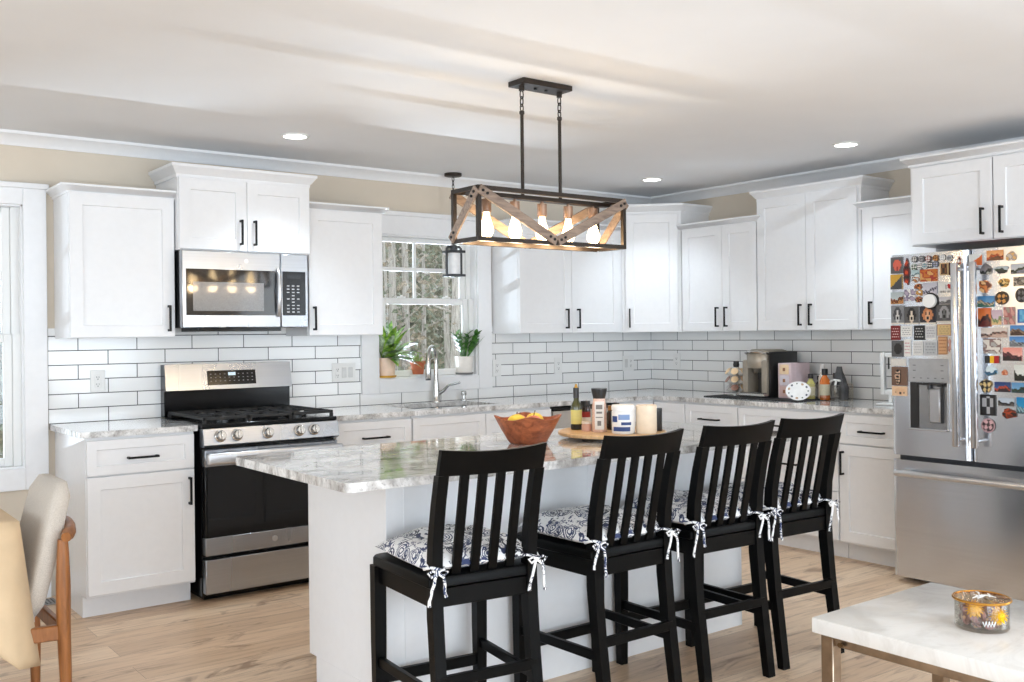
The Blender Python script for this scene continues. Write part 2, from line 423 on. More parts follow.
# ------------------------------------------------------------------ cabinets
def rect(x0, x1, z0, z1, y): return [(x0, y, z0), (x1, y, z0), (x1, y, z1), (x0, y, z1)]
def front_bm(w, h, st=.062, t=.02):
    bm = B(); e = .0018
    loft(bm, [rect(0, w, 0, h, 0), rect(0, w, 0, h, -t+e), rect(e, w-e, e, h-e, -t), rect(st, w-st, st, h-st, -t), rect(st+.003, w-st-.003, st+.003, h-st-.003, -t+.010)])
    return bm
def pull_bm(L, vert):
    bm = B(); r = .0055
    if vert:
        box(bm, -r, r, -.036, -.026, -L/2, L/2, .0015)
        for z in (-L/2+.006, L/2-.006): box(bm, -r, r, -.03, 0, z-.006, z+.006, .001)
    else:
        box(bm, -L/2, L/2, -.036, -.026, -r, r, .0015)
        for x in (-L/2+.006, L/2-.006): box(bm, x-.006, x+.006, -.03, 0, -r, r, .001)
    return bm
def offset_poly(poly, offs):
    n = len(poly); out = []
    for i in range(n):
        p0, p1, p2 = Vector(poly[i-1]), Vector(poly[i]), Vector(poly[(i+1) % n])
        d1, d2 = (p1-p0).normalized(), (p2-p1).normalized()
        n1, n2 = Vector((d1.y, -d1.x)), Vector((d2.y, -d2.x))     # outward for counter-clockwise
        a, b = offs[i-1], offs[i]
        # intersect p1+n1*a + d1*s with p1+n2*b + d2*t
        det = d1.x*(-d2.y) + d2.x*d1.y
        rhs = n2*b - n1*a
        s = (rhs.x*(-d2.y) + d2.x*rhs.y)/det
        q = p1 + n1*a + d1*s; out.append((q.x, q.y))
    return out
CROWN = [(0, 0), (.008, 0), (.008, .25), (.014, .30), (.034, .72), (.04, .78), (.04, 1)]
def crown_bm(poly, mask, z0, z1):
    bm = B(); rings = []
    for o, f in CROWN:
        q = offset_poly(poly, [o if k else 0 for k in mask]); rings.append([(x, y, z0+(z1-z0)*f) for x, y in q])
    loft(bm, rings); return bm
def cabinet(name, label, loc, rz, w, d, z0, z1, fronts, crown=None, toe=False, body=None, mask=(1, 1, 0, 1), cat='cabinet'):
    t = thing(name, label, cat, loc, rz)
    bm = B()
    if body: prism(bm, body, z0, z1)
    else:
        box(bm, 0, w, -d, 0, z0 if not toe else .105, z1, .001)
        if toe: box(bm, 0, w, -d+.07, 0, 0, .105)
    fin('body', bm, WHITE, t)
    for kind, x0, x1, a, b, h in fronts:
        f = fin('door' if kind == 'door' else 'drawer' if kind == 'drawer' else 'false_front', front_bm(x1-x0, b-a, .062 if b-a > .2 else .045), WHITE, t)
        f.location = (x0, -d, a)
        if h:
            k = fin('handle', pull_bm(h[3], h[0] == 'v'), BLACKM, f); k.location = (h[1]-x0, -.02, h[2]-a)
    if crown:
        poly = body or [(0, -d), (w, -d), (w, 0), (0, 0)]
        fin('crown', crown_bm(poly, mask, crown[0], crown[1]), WHITE, t)
    return t
RB = -PI/2
def upperA(x0, x1, za, zb, fr, crown, label, d=.305): return cabinet('wall_cabinet', label, (x0, -.002, 0), 0, x1-x0, d, za, zb, fr, crown)
def upperB(y0, y1, za, zb, fr, crown, label, d=.305): return cabinet('wall_cabinet', label, (-.002, y0, 0), RB, y0-y1, d, za, zb, fr, crown)
ZU = 1.366; g = .003; HZ, HL = 1.468, .14
w = .535; upperA(-4.468, -3.933, ZU, 2.118, [('door', .003, w-.003, ZU+g, 2.11, ('v', w-.038, HZ, HL))], (2.105, 2.152), 'white single-door wall cabinet between the left window and the microwave')
w = .763; upperA(-3.929, -3.166, 1.836, 2.235, [('door', .003, w/2-.0015, 1.841, 2.225, ('v', w/2-.04, 1.942, HL)), ('door', w/2+.0015, w-.003, 1.841, 2.225, ('v', w/2+.04, 1.942, HL))], (2.226, 2.296), 'white two-door wall cabinet above the microwave', d=.36)
w = .498; upperA(-3.153, -2.655, ZU, 2.118, [('door', .003, w-.003, ZU+g, 2.11, ('v', .03, HZ, HL))], (2.105, 2.152), 'white single-door wall cabinet between the microwave and the sink window')
w = .975; upperA(-1.592, -.617, ZU, 2.118, [('door', .003, w/2-.02, ZU+g, 2.11, ('v', w/2-.075, HZ, HL)), ('door', w/2-.017, w-.04, ZU+g, 2.11, ('v', w/2+.03, HZ, HL))], (2.105, 2.152), 'white two-door wall cabinet right of the sink window behind the chandelier')
# diagonal corner cabinet (its front looks along the room diagonal)
poly = [(0, 0), (-.612, 0), (-.612, -.305), (-.305, -.612), (0, -.612)]
t = cabinet('corner_wall_cabinet', 'tall white diagonal wall cabinet in the corner of the two tiled walls', (-.002, -.002, 0), 0, 0, 0, ZU, 2.25, [], (2.24, 2.31), body=poly, mask=(0, 1, 1, 1, 0))
wd = .307*math.sqrt(2)
f = fin('door', front_bm(wd-.05, .868), WHITE, t); f.rotation_euler = (0, 0, -PI/4); q = Vector((1, -1, 0)).normalized()*.025
f.location = (-.612+q.x, -.305+q.y, ZU+g)
k = fin('handle', pull_bm(HL, True), BLACKM, f); k.location = (.03, -.02, HZ-ZU)
w = .70; upperB(-.62, -1.32, ZU, 2.118, [('door', .02, w/2+.045, ZU+g, 2.11, ('v', w/2+.01, HZ, HL)), ('door', w/2+.048, w-.003, ZU+g, 2.11, ('v', w/2+.09, HZ, HL))], (2.105, 2.152), 'white two-door wall cabinet beside the corner, above the pod carousel')
w = .79; upperB(-1.324, -2.114, ZU, 2.262, [('door', .003, w/2-.0015, ZU+g, 2.252, ('v', w/2-.04, HZ, HL)), ('door', w/2+.0015, w-.02, ZU+g, 2.252, ('v', w/2+.04, HZ, HL))], (2.245, 2.312), 'tall white two-door wall cabinet above the coffee maker')
w = .494; upperB(-2.118, -2.612, ZU, 2.118, [('door', .02, w-.003, ZU+g, 2.11, ('v', .075, HZ, HL))], (2.105, 2.152), 'narrow white wall cabinet just left of the refrigerator')
w = .94; t = cabinet('fridge_cabinet', 'deep white two-door cabinet above the refrigerator', (-.002, -2.63, 0), RB, w, .615, 1.826, 2.272, [('door', .02, w/2-.004, 1.83, 2.255, ('v', w/2-.05, 1.926, HL)), ('door', w/2+.004, w-.02, 1.83, 2.255, ('v', w/2+.05, 1.926, HL))], (2.262, 2.315))

# base cabinets
ZT = .882
def baseA(x0, x1, fr, label): return cabinet('base_cabinet', label, (x0, -.002, 0), 0, x1-x0, .605, 0, ZT, fr, toe=True)
def baseB(y0, y1, fr, label): return cabinet('base_cabinet', label, (-.002, y0, 0), RB, y0-y1, .605, 0, ZT, fr, toe=True)
def std(w, side, dl=.15, hd=True):
    return [('drawer', .004, w-.004, .697, .868, ('h', w/2, .775, dl) if hd else None), ('door', .004, w-.004, .118, .69, ('v', w-.032 if side == 'r' else .032, .582, .14) if side else None)]
baseA(-4.472, -3.942, std(.53, 'r'), 'white base cabinet left of the range')
baseA(-3.142, -2.64, std(.502, 'l', .17), 'white base cabinet right of the range with one drawer')
w = 1.07; t = cabinet('base_cabinet', 'white sink base cabinet under the window', (-2.636, -.002, 0), 0, w, .605, 0, .69, [('false_front', .004, w/2-.002, .697, .868, None), ('false_front', w/2+.002, w-.004, .697, .868, None), ('door', .004, w/2-.002, .118, .69, ('v', w/2-.035, .6, .14)), ('door', w/2+.002, w-.004, .118, .69, ('v', w/2+.035, .6, .14))], toe=True)
bm = B(); box(bm, 0, w, -.605, -.585, .69, ZT); box(bm, 0, .016, -.585, 0, .69, ZT); box(bm, w-.016, w, -.585, 0, .69, ZT); fin('face_frame', bm, WHITE, t)
baseA(-.962, -.002, [('door', .004, .335, .118, .868, None)], 'white blind corner base cabinet right of the dishwasher')
w = .316; cabinet('base_cabinet', 'white filler base cabinet next to the inside corner on the right wall', (-.002, -.612, 0), RB, w, .605, 0, ZT, [('door', .02, w-.004, .118, .868, None)], toe=True)
baseB(-.93, -1.393, std(.463, 'l', .17), 'white base cabinet with drawer below the pod carousel')
w = .757; baseB(-1.396, -2.153, [('drawer', .004, w-.004, .697, .868, ('h', w/2, .771, .2)), ('drawer', .004, w-.004, .41, .69, ('h', w/2, .54, .2)), ('drawer', .004, w-.004, .118, .403, ('h', w/2, .27, .2))], 'white base cabinet of three drawers below the coffee maker')
baseB(-2.156, -2.612, std(.456, 'l', .16), 'white base cabinet with drawer and door next to the refrigerator')

# dishwasher
t = thing('dishwasher', 'built-in dishwasher with black control strip under the counter near the corner', 'dishwasher', (-1.56, -.01, 0))
bm = B(); box(bm, .003, .595, -.58, 0, .01, .872); box(bm, .01, .588, -.53, -.4, .0, .1, mi=0); fin('body', bm, DARKP, t)
bm = B(); box(bm, .003, .595, -.622, -.582, .105, .853, .004); fin('door', bm, steel('stainless_steel_dishwasher', (204, 198, 190), .25, 0), t)
bm = B(); box(bm, .001, .597, -.626, -.582, .855, .876, .003); fin('control_strip', bm, BLACKG, t)

# counters: slabs of polished granite
def slab(bm, x0, x1, y0, y1, z0=.884, z1=.914): box(bm, x0, x1, y0, y1, z0, z1)
def edge_mats(o):
    for p in o.data.polygons:
        if abs(p.normal.z) < .5: p.material_index = 1
def rounded(x0, x1, y0, y1, r, corners='1111', n=6):
    pts = []
    for k, (cx, cy, a) in enumerate(((x1-r, y1-r, 0), (x0+r, y1-r, 90), (x0+r, y0+r, 180), (x1-r, y0+r, 270))):
        if corners[k] == '1':
            for i in range(n+1):
                t = math.radians(a+90*i/n); pts.append((cx+r*math.cos(t), cy+r*math.sin(t)))
        else: pts.append(((x1, y1), (x0, y1), (x0, y0), (x1, y0))[k])
    return pts
bm = B(); prism(bm, rounded(-4.503, -3.926, -.638, -.01, .012), .884, .914)
o = fin('countertop', bm, [GRAN, GRANE]); edge_mats(o); tag(o, 'short grey and white granite countertop left of the range', 'countertop')
bm = B(); X0, X1, Y0, Y1 = -2.55, -1.90, -.50, -.105
slab(bm, -3.15, X0, -.638, -.01); slab(bm, X1, -.009, -.638, -.01); slab(bm, X0, X1, -.638, Y0); slab(bm, X0, X1, Y1, -.01); slab(bm, -.638, -.009, -2.613, -.638)
bmesh.ops.remove_doubles(bm, verts=bm.verts, dist=1e-5)
o = fin('countertop', bm, [GRAN, GRANE]); edge_mats(o); tag(o, 'long L-shaped granite countertop running past the sink and corner to the refrigerator', 'countertop')

# sink, faucet, soap dispenser
bm = B(); a, b, c, d = X0-.012, X1+.012, Y0-.012, Y1+.012
for q in ((a, a+.004, c, d, .70, .883), (b-.004, b, c, d, .70, .883), (a, b, c, c+.004, .70, .883), (a, b, d-.004, d, .70, .883), (a, b, c, d, .695, .70)): box(bm, *q)
cyl(bm, ((a+b)/2, (c+d)/2, .699), ((a+b)/2, (c+d)/2, .704), .045)
tag(fin('sink', bm, STEEL_X), 'undermount stainless sink basin in the granite below the window', 'sink')
t = thing('faucet', 'tall brushed nickel pull-down faucet behind the sink', 'faucet', (-2.105, -.065, .914), math.radians(-40))
bm = B(); lathe(bm, [(.0, 0), (.03, 0), (.03, .006), (.026, .012), (.024, .05), (.021, .12), (.0155, .15), (.0145, .26)], seg=18)
pts = [(0, 0, .25)] + [(-.03*(1-math.cos(i*PI/14))/2, -.085+.085*math.cos(i*PI/14), .285+.085*math.sin(i*PI/14)) for i in range(15)]
tube(bm, pts, .0135, 12); fin('spout', bm, CHROME, t)
bm = B(); lathe(bm, [(0, 0), (.017, 0), (.02, .01), (.02, .05), (.017, .12), (.0145, .13)], c=(-.03, -.172, .16), seg=16); lathe(bm, [(0, 0), (.0175, 0), (.0175, .006)], c=(-.03, -.172, .154), seg=16, mi=1); fin('spray_head', bm, [CHROME, DARKP], t)
bm = B(); tube(bm, [(.015, 0, .055), (.05, -.01, .075), (.085, -.02, .112), (.12, -.03, .122), (.165, -.04, .13)], [.013, .011, .009, .009, .007], 10); fin('lever', bm, CHROME, t)
t = thing('soap_dispenser', 'small nickel soap dispenser right of the faucet', 'soap dispenser', (-1.885, -.07, .914))
bm = B(); lathe(bm, [(0, 0), (.022, 0), (.022, .006), (.013, .012), (.012, .035)], seg=14); fin('base', bm, CHROME, t)
bm = B(); lathe(bm, [(0, .035), (.018, .035), (.02, .05), (.016, .065), (0, .068)], seg=14); tube(bm, [(0, 0, .055), (-.02, -.04, .058), (-.024, -.055, .05)], .006, 8); fin('pump_head', bm, CHROME, t)

# outlets and switch plates on the tile
def plate(loc, rz, w, label, gang, h=.118):
    t = thing('wall_plate', label, 'outlet', loc, rz)
    bm = B(); box(bm, -w/2, w/2, -.006, 0, -h/2, h/2, .002); fin('cover', bm, PLAST, t)
    for i, k in enumerate(gang):
        x = (i-(len(gang)-1)/2)*.046
        if k == 'o':
            bm = B(); box(bm, x-.017, x+.017, -.0085, -.005, -.035, .035, .002)
            for zz in (-.019, .019):
                for sx in (-.006, .006): box(bm, x+sx-.0012, x+sx+.0012, -.0092, -.008, zz-.002, zz+.006, mi=1)
                box(bm, x-.0025, x+.0025, -.0092, -.008, zz-.011, zz-.006, mi=1)
            fin('receptacle', bm, [PLAST, DARKP], t)
        else:
            bm = B(); box(bm, x-.0165, x+.0165, -.009, -.005, -.033, .033, .002); fin('rocker', bm, mat('switch_rocker', (214, 214, 212), .3), t)
plate((-4.255, -.010, 1.133), 0, .075, 'single white outlet on the tile left of the range', 'o')
plate((-2.765, -.010, 1.132), 0, .165, 'wide white triple wall plate between the range and the sink window', 'oss')
plate((-1.56, -.010, 1.125), 0, .075, 'white outlet on the tile hard against the right side of the sink window', 'o')
plate((-.995, -.010, 1.125), 0, .075, 'white outlet on the tile midway between window and corner', 'o')
plate((-.278, -.010, 1.125), 0, .12, 'white wall plate on the back wall tile closest to the corner', 'so')
plate((-.010, -.282, 1.14), RB, .075, 'white outlet on the right wall tile closest to the corner', 'o')

# ------------------------------------------------------------------ range
t = thing('gas_range', 'freestanding stainless gas range with black oven window', 'stove', (-3.92, -.012, 0))
RW = .762
bm = B(); box(bm, .004, RW-.004, -.625, -.01, .03, .895); box(bm, .03, RW-.03, -.58, -.03, 0, .03); fin('body', bm, BLACKG, t)
bm = B(); box(bm, 0, RW, -.665, -.065, .895, .918, .005)
for (x, y, r) in ((.17, -.22, .05), (.17, -.5, .06), (.59, -.22, .045), (.59, -.5, .06), (.381, -.36, .055)):
    lathe(bm, [(0, 0), (r, 0), (r, .01), (r*.75, .014), (r*.75, .02), (0, .022)], c=(x, y, .917), seg=18)
fin('cooktop', bm, BLACKG, t)
for gi in range(3):
    bm = B(); a = .012+gi*.247; b = a+.243; ya, yb, z0, z1 = -.645, -.09, .936, .952
    for x in (a, b-.014): box(bm, x, x+.014, ya, yb, z0, z1, .002)
    for y in (ya, (ya+yb)/2-.007, yb-.014): box(bm, a, b, y, y+.014, z0, z1, .002)
    for y in (-.5, -.22):
        box(bm, a+.02, a+.10, y-.006, y+.006, z0+.002, z1+.002, .002); box(bm, b-.10, b-.02, y-.006, y+.006, z0+.002, z1+.002, .002)
        box(bm, (a+b)/2-.006, (a+b)/2+.006, y-.11, y-.035, z0+.002, z1+.002, .002); box(bm, (a+b)/2-.006, (a+b)/2+.006, y+.035, y+.11, z0+.002, z1+.002, .002)
    for x in (a, b-.016):
        for y in (ya, yb-.016): box(bm, x, x+.016, y, y+.016, .918, z0)
    fin('grate', bm, IRON, t)
bm = B(); prism(bm, [(0, 0.918), (-.058, .918), (-.058, 1.06), (-.092, 1.066), (-.066, 1.212), (0, 1.212)], .004, RW-.004, 0)
bg = fin('backguard', bm, [STEEL_X, BLACKG], t, ang=20)
for p in bg.data.polygons:
    c = p.center
    if c.z < 1.064 and abs(p.normal.x) < .5 or abs(p.normal.x) > .5: p.material_index = 1
ang = math.atan2(.026, .146)
Mx = Matrix.Translation((.388, -.0805, 1.13)) @ Matrix.Rotation(-ang, 4, 'X')
bm = B(); box(bm, -.145, .145, -.004, .004, -.042, .042, .001, M=Mx); cp = fin('control_panel', bm, BLACKG, bg)
bm = B(); box(bm, -.022, .022, -.0052, -.003, .012, .03, M=Mx); fin('clock_display', bm, mat('clock_digits', (200, 214, 220), .4, emit=(210, 230, 240), es=.5), bg)
bm = B()
for i in range(10):
    for j in range(3):
        x = -.125+i*.0275
        if abs(x) < .03 and j == 0: continue
        box(bm, x-.004, x+.004, -.0048, -.003, .021-j*.02-.002, .021-j*.02+.002, M=Mx)
fin('key_markings', bm, mat('grey_markings', (150, 150, 152), .5), bg)
bm = B(); prism(bm, [(-.62, .80), (-.672, .80), (-.69, .812), (-.672, .893), (-.62, .893)], .0, RW, 0); fin('knob_panel', bm, STEEL_X, t, ang=20)
for x in (.085, .175, .345, .525, .612):
    bm = B(); K = Matrix.Translation((x, -.681, .854)) @ Matrix.Rotation(PI/2-.2, 4, 'X')
    lathe(bm, [(0, 0), (.031, 0), (.031, .008), (.024, .012), (.022, .034), (.019, .037), (0, .037)], seg=20, M=K)
    box(bm, -.006, .006, -.022, .022, .034, .046, .002, M=K); fin('knob', bm, CHROME, t)
bm = B(); box(bm, .008, RW-.008, -.672, -.628, .245, .785, .004); dr = fin('oven_door', bm, [BLACKG], t)
bm = B(); box(bm, .006, RW-.006, -.679, -.63, .244, .335, .003); box(bm, .006, RW-.006, -.679, -.63, .70, .786, .003); fin('door_trim', bm, STEEL_X, dr)
bm = B(); box(bm, .02, RW-.02, -.6765, -.670, .336, .699); fin('oven_window', bm, mat('smoked_oven_glass', (20, 20, 21), .05, spec=.45), dr)
bm = B(); box(bm, .0, RW, -.745, -.712, .714, .774, .012, seg=3)
for x in (.03, RW-.03): box(bm, x-.016, x+.016, -.715, -.67, .73, .76, .004)
fin('oven_handle', bm, SATIN, dr)
bm = B(); lathe(bm, [(0, 0), (.016, 0), (.016, .002), (0, .0024)], seg=20, M=Matrix.Translation((.381, -.679, .29)) @ Matrix.Rotation(PI/2, 4, 'X')); fin('round_emblem', bm, SATIN, dr)
bm = B(); box(bm, .008, RW-.008, -.672, -.628, .045, .222, .004); fin('storage_drawer', bm, STEEL_X, t)

# microwave
t = thing('microwave', 'stainless over-the-range microwave under the wall cabinet', 'microwave', (-3.927, -.012, 1.408)); t.scale = (.955, 1, 1)
bm = B(); box(bm, .002, .76, -.36, 0, .008, .422); box(bm, .12, .62, -.33, -.05, -.012, .008); fin('body', bm, BLACKG, t)
bm = B(); box(bm, .0, .585, -.402, -.362, .008, .424, .004); dr = fin('door', bm, STEEL_X, t)
bm = B(); box(bm, .022, .555, -.4055, -.400, .075, .325, .002); dw = fin('window_glass', bm, mat('dark_microwave_glass', (30, 30, 31), .07, coat=1), dr)
bm = B(); box(bm, .06, .48, -.4065, -.404, .098, .255, .001); fin('window_screen', bm, mat('perforated_screen', (120, 120, 121), .2, scale=400, var=.3, coat=.6), dr)
bm = B(); pts = [(.568, -.405, .075), (.566, -.425, .10), (.566, -.432, .2), (.566, -.425, .305), (.568, -.405, .33)]
tube(bm, pts, .014, 12); fin('handle', bm, SATIN, dr)
bm = B(); box(bm, .588, .762, -.402, -.362, .008, .424, .004); cpn = fin('control_side', bm, STEEL_X, t)
bm = B(); box(bm, .598, .745, -.4055, -.400, .075, .325, .002); cp = fin('keypad', bm, BLACKG, t)
bm = B()
for r in range(9):
    for c in range(3):
        if r in (3, 5) and c != 1: continue
        box(bm, .632+c*.032-.008, .632+c*.032+.008, -.4062, -.405, .095+r*.0185-.003, .095+r*.0185+.003)
fin('key_labels', bm, mat('pale_key_labels', (190, 190, 192), .5), cp)
bm = B(); box(bm, .625, .715, -.4062, -.405, .285, .308); fin('display', bm, mat('unlit_display', (6, 6, 8), .1), cp)
bm = B(); lathe(bm, [(0, 0), (.012, 0), (.012, .002), (0, .0024)], seg=20, M=Matrix.Translation((.375, -.402, .375)) @ Matrix.Rotation(PI/2, 4, 'X')); fin('round_emblem', bm, SATIN, dr)

# ------------------------------------------------------------------ refrigerator
FX = -.82
t = thing('refrigerator', 'stainless french-door refrigerator covered in magnets', 'refrigerator', (0, 0, 0))
FY0, FYM, FY1 = -2.622, -3.068, -3.525
bm = B(); box(bm, -.742, -.04, FY1+.004, FY0-.004, .03, 1.745); box(bm, -.70, -.1, FY1+.05, FY0-.05, 0, .03); box(bm, -.76, -.60, FY0-.14, FY0-.03, 1.745, 1.772, .006); box(bm, -.76, -.60, FY1+.03, FY1+.14, 1.745, 1.772, .006)
fin('body', bm, mat('fridge_side_grey', (64, 65, 67), .5), t)
def fdoor(ya, yb, za, zb, nm):
    bm = B(); rad = .03; n = 5; prof = [(FX+.074, ya), ]
    pr = []
    for i in range(n+1): a = PI/2*i/n; pr.append((FX+rad-rad*math.sin(a), ya-rad+rad*math.cos(a)))
    for i in range(n+1): a = PI/2*i/n; pr.append((FX+rad-rad*math.cos(a), yb+rad-rad*math.sin(a)))
    poly = [(FX+.074, ya)] + pr + [(FX+.074, yb)]
    prism(bm, poly, za, zb); return fin(nm, bm, STEEL_Z, t, ang=60)
dl = fdoor(FY0, FYM+.003, .69, 1.768, 'left_door'); drr = fdoor(FYM-.003, FY1, .69, 1.768, 'right_door'); dd = fdoor(FY0, FY1, .035, .664, 'freezer_drawer')
def fhandle(par, y):
    bm = B(); box(bm, FX-.068, FX-.046, y-.0175, y+.0175, .765, 1.702, .006, seg=2)
    for z in (.80, 1.67): cyl(bm, (FX, y, z), (FX-.055, y, z), .011)
    fin('handle', bm, STEEL_Z, par)
fhandle(dl, FYM+.048); fhandle(drr, FYM-.048)
bm = B(); tube(bm, [(FX-.05, FY0-.05, .598), (FX-.058, (FY0+FY1)/2, .60), (FX-.05, FY1+.05, .598)], .0165, 14)
for y in (FY0-.075, FY1+.075): cyl(bm, (FX, y, .6), (FX-.05, y, .6), .012)
fin('handle', bm, SATIN, dd)
p0, p1 = on(909, 358.5, 0, FX), on(949, 383, 0, FX); p2 = on(949, 432, 0, FX)
bm = B(); box(bm, FX-.006, FX+.02, p1.y, p0.y, p1.z, p0.z, .002); pn = fin('dispenser_panel', bm, mat('dispenser_grey', (168, 169, 171), .3, metal=.5), dl)
bm = B()
for i in range(5):
    yy = p0.y+(p1.y-p0.y)*(.14+.18*i); box(bm, FX-.0068, FX-.005, yy-.006, yy+.006, p1.z+.02, p1.z+.024)
for (a, b) in ((.15, .72), (.85, .72), (.15, .5), (.85, .5)):
    yy = p0.y+(p1.y-p0.y)*a; zz = p1.z+(p0.z-p1.z)*b; box(bm, FX-.0068, FX-.005, yy-.008, yy+.008, zz-.002, zz+.002)
fin('dispenser_markings', bm, mat('dark_print', (92, 92, 94), .5), pn)
bm = B(); ya, yb, za, zb = p0.y, p1.y, p2.z, p1.z-.002
# the open well is a box proud of the door skin with dark sides
box(bm, FX-.006, FX-.001, yb, yb+.008, za, zb); box(bm, FX-.006, FX-.001, ya-.008, ya, za, zb); box(bm, FX-.03, FX-.001, yb, ya, za, za+.012, .003)
fin('dispenser_frame', bm, STEEL_Z, dl)
bm = B(); box(bm, FX-.0025, FX-.001, yb+.008, ya-.008, za+.012, zb)
n_ = 8
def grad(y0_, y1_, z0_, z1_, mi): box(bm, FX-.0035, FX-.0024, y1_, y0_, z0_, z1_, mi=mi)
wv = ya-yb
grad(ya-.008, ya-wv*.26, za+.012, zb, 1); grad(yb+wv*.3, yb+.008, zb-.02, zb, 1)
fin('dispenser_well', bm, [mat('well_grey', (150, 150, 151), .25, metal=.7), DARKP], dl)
bm = B(); yy = ya-wv*.70; box(bm, FX-.026, FX-.002, yy-.03, yy+.03, za+.045, zb-.03, .006); box(bm, FX-.02, FX-.002, yy-.038, yy-.031, za+.045, zb-.02, mi=1); fin('dispenser_paddle', bm, [mat('paddle_grey', (176, 176, 178), .3, metal=.6), DARKP], dl)
bm = B(); yy = ya-wv*.55; cyl(bm, (FX-.014, yy, zb-.035), (FX-.014, yy, zb), .011); box(bm, FX-.03, FX-.002, yb+.02, ya-.06, zb-.012, zb, .003); fin('dispenser_nozzle', bm, DARKP, dl)

# magnets ------------------------------------------------------------
def mixc(a, b, t): return tuple(x+(y-x)*t for x, y in zip(a, b))
def paint(kind, u, v, pal, rnd):
    a, b, c = pal
    if kind == 'land':      # sky, far land, near ground
        hz = .5+.14*math.sin(u*5+rnd)+.07*math.sin(u*17+rnd*3)
        if v > hz: return mixc(a, (255, 255, 255), .4*(1-v))
        if v > hz-.26: return b if math.sin(u*31+v*23+rnd) > -.2 else mixc(b, (40, 30, 30), .5)
        return mixc(c, b, .3 if math.sin(u*12+v*40+rnd) > .3 else 0)
    if kind == 'dog':
        x, y = (u-.5)*2, (v-.5)*2
        if y < -.8: return (236, 232, 226)
        if (x/.16)**2+((y+.28)/.17)**2 < 1: return (26, 24, 26)
        if min((x-.26)**2, (x+.26)**2)+(y-.18)**2 < .014: return (30, 26, 26)
        if (x/.34)**2+((y+.15)/.62)**2 < 1: return b
        if (x/.66)**2+((y-.05)/.75)**2 < 1: return c
        return a
    if kind == 'text':
        if .1 < u < .9 and .08 < v < .94 and (v*5.5) % 1 < .42 and math.sin(u*27+int(v*5.5)*9+rnd) > -.35: return b
        return a if .05 < u < .95 and .04 < v < .96 else c
    if kind == 'love':
        x, y = (u-.72)*7.0, (v-.52)*4.2
        if (x*x+y*y-1)**3 - x*x*y**3 < 0: return (214, 32, 44)
        if abs(u-.48) < .03 and .34 < v < .72: return (40, 40, 44)
        if v < .16 and .1 < u < .9 and math.sin(u*60) > 0: return (150, 150, 152)
        return a
    if kind == 'flag': return a if u < .33 else b if u < .66 else c
    if kind == 'frame':
        if u < .14 or u > .86 or v < .12 or v > .88: return a
        return b if math.sin(u*13+rnd)*math.sin(v*9+rnd*2) > 0 else c
    if kind == 'face':
        r = math.hypot(u-.5, v-.5)*2
        if r > .86: return a
        return b if math.sin(u*19+rnd)+math.sin(v*17+rnd*1.7) > .1 else c
    if kind == 'blob':
        q = math.sin(u*11+rnd)+math.sin(v*13+rnd*2)+math.sin((u+v)*9)
        return a if q > .5 else b if q > -.7 else c
    if kind == 'photo':     # one soft shape on a plain ground
        if ((u-.55)/.36)**2+((v-.5)/.34)**2 < 1: return b if v > .4 or math.sin(u*20) > 0 else c
        return a
    if kind == 'split': return b if v < .15+.85*abs(u-.1) else a
    if kind == 'stack':
        k = (v*3) % 1
        return c if (u-.5)**2+(k-.5)**2 < .05 else (b if .12 < k < .9 else a)
    return a
MN = {'rect': 0}
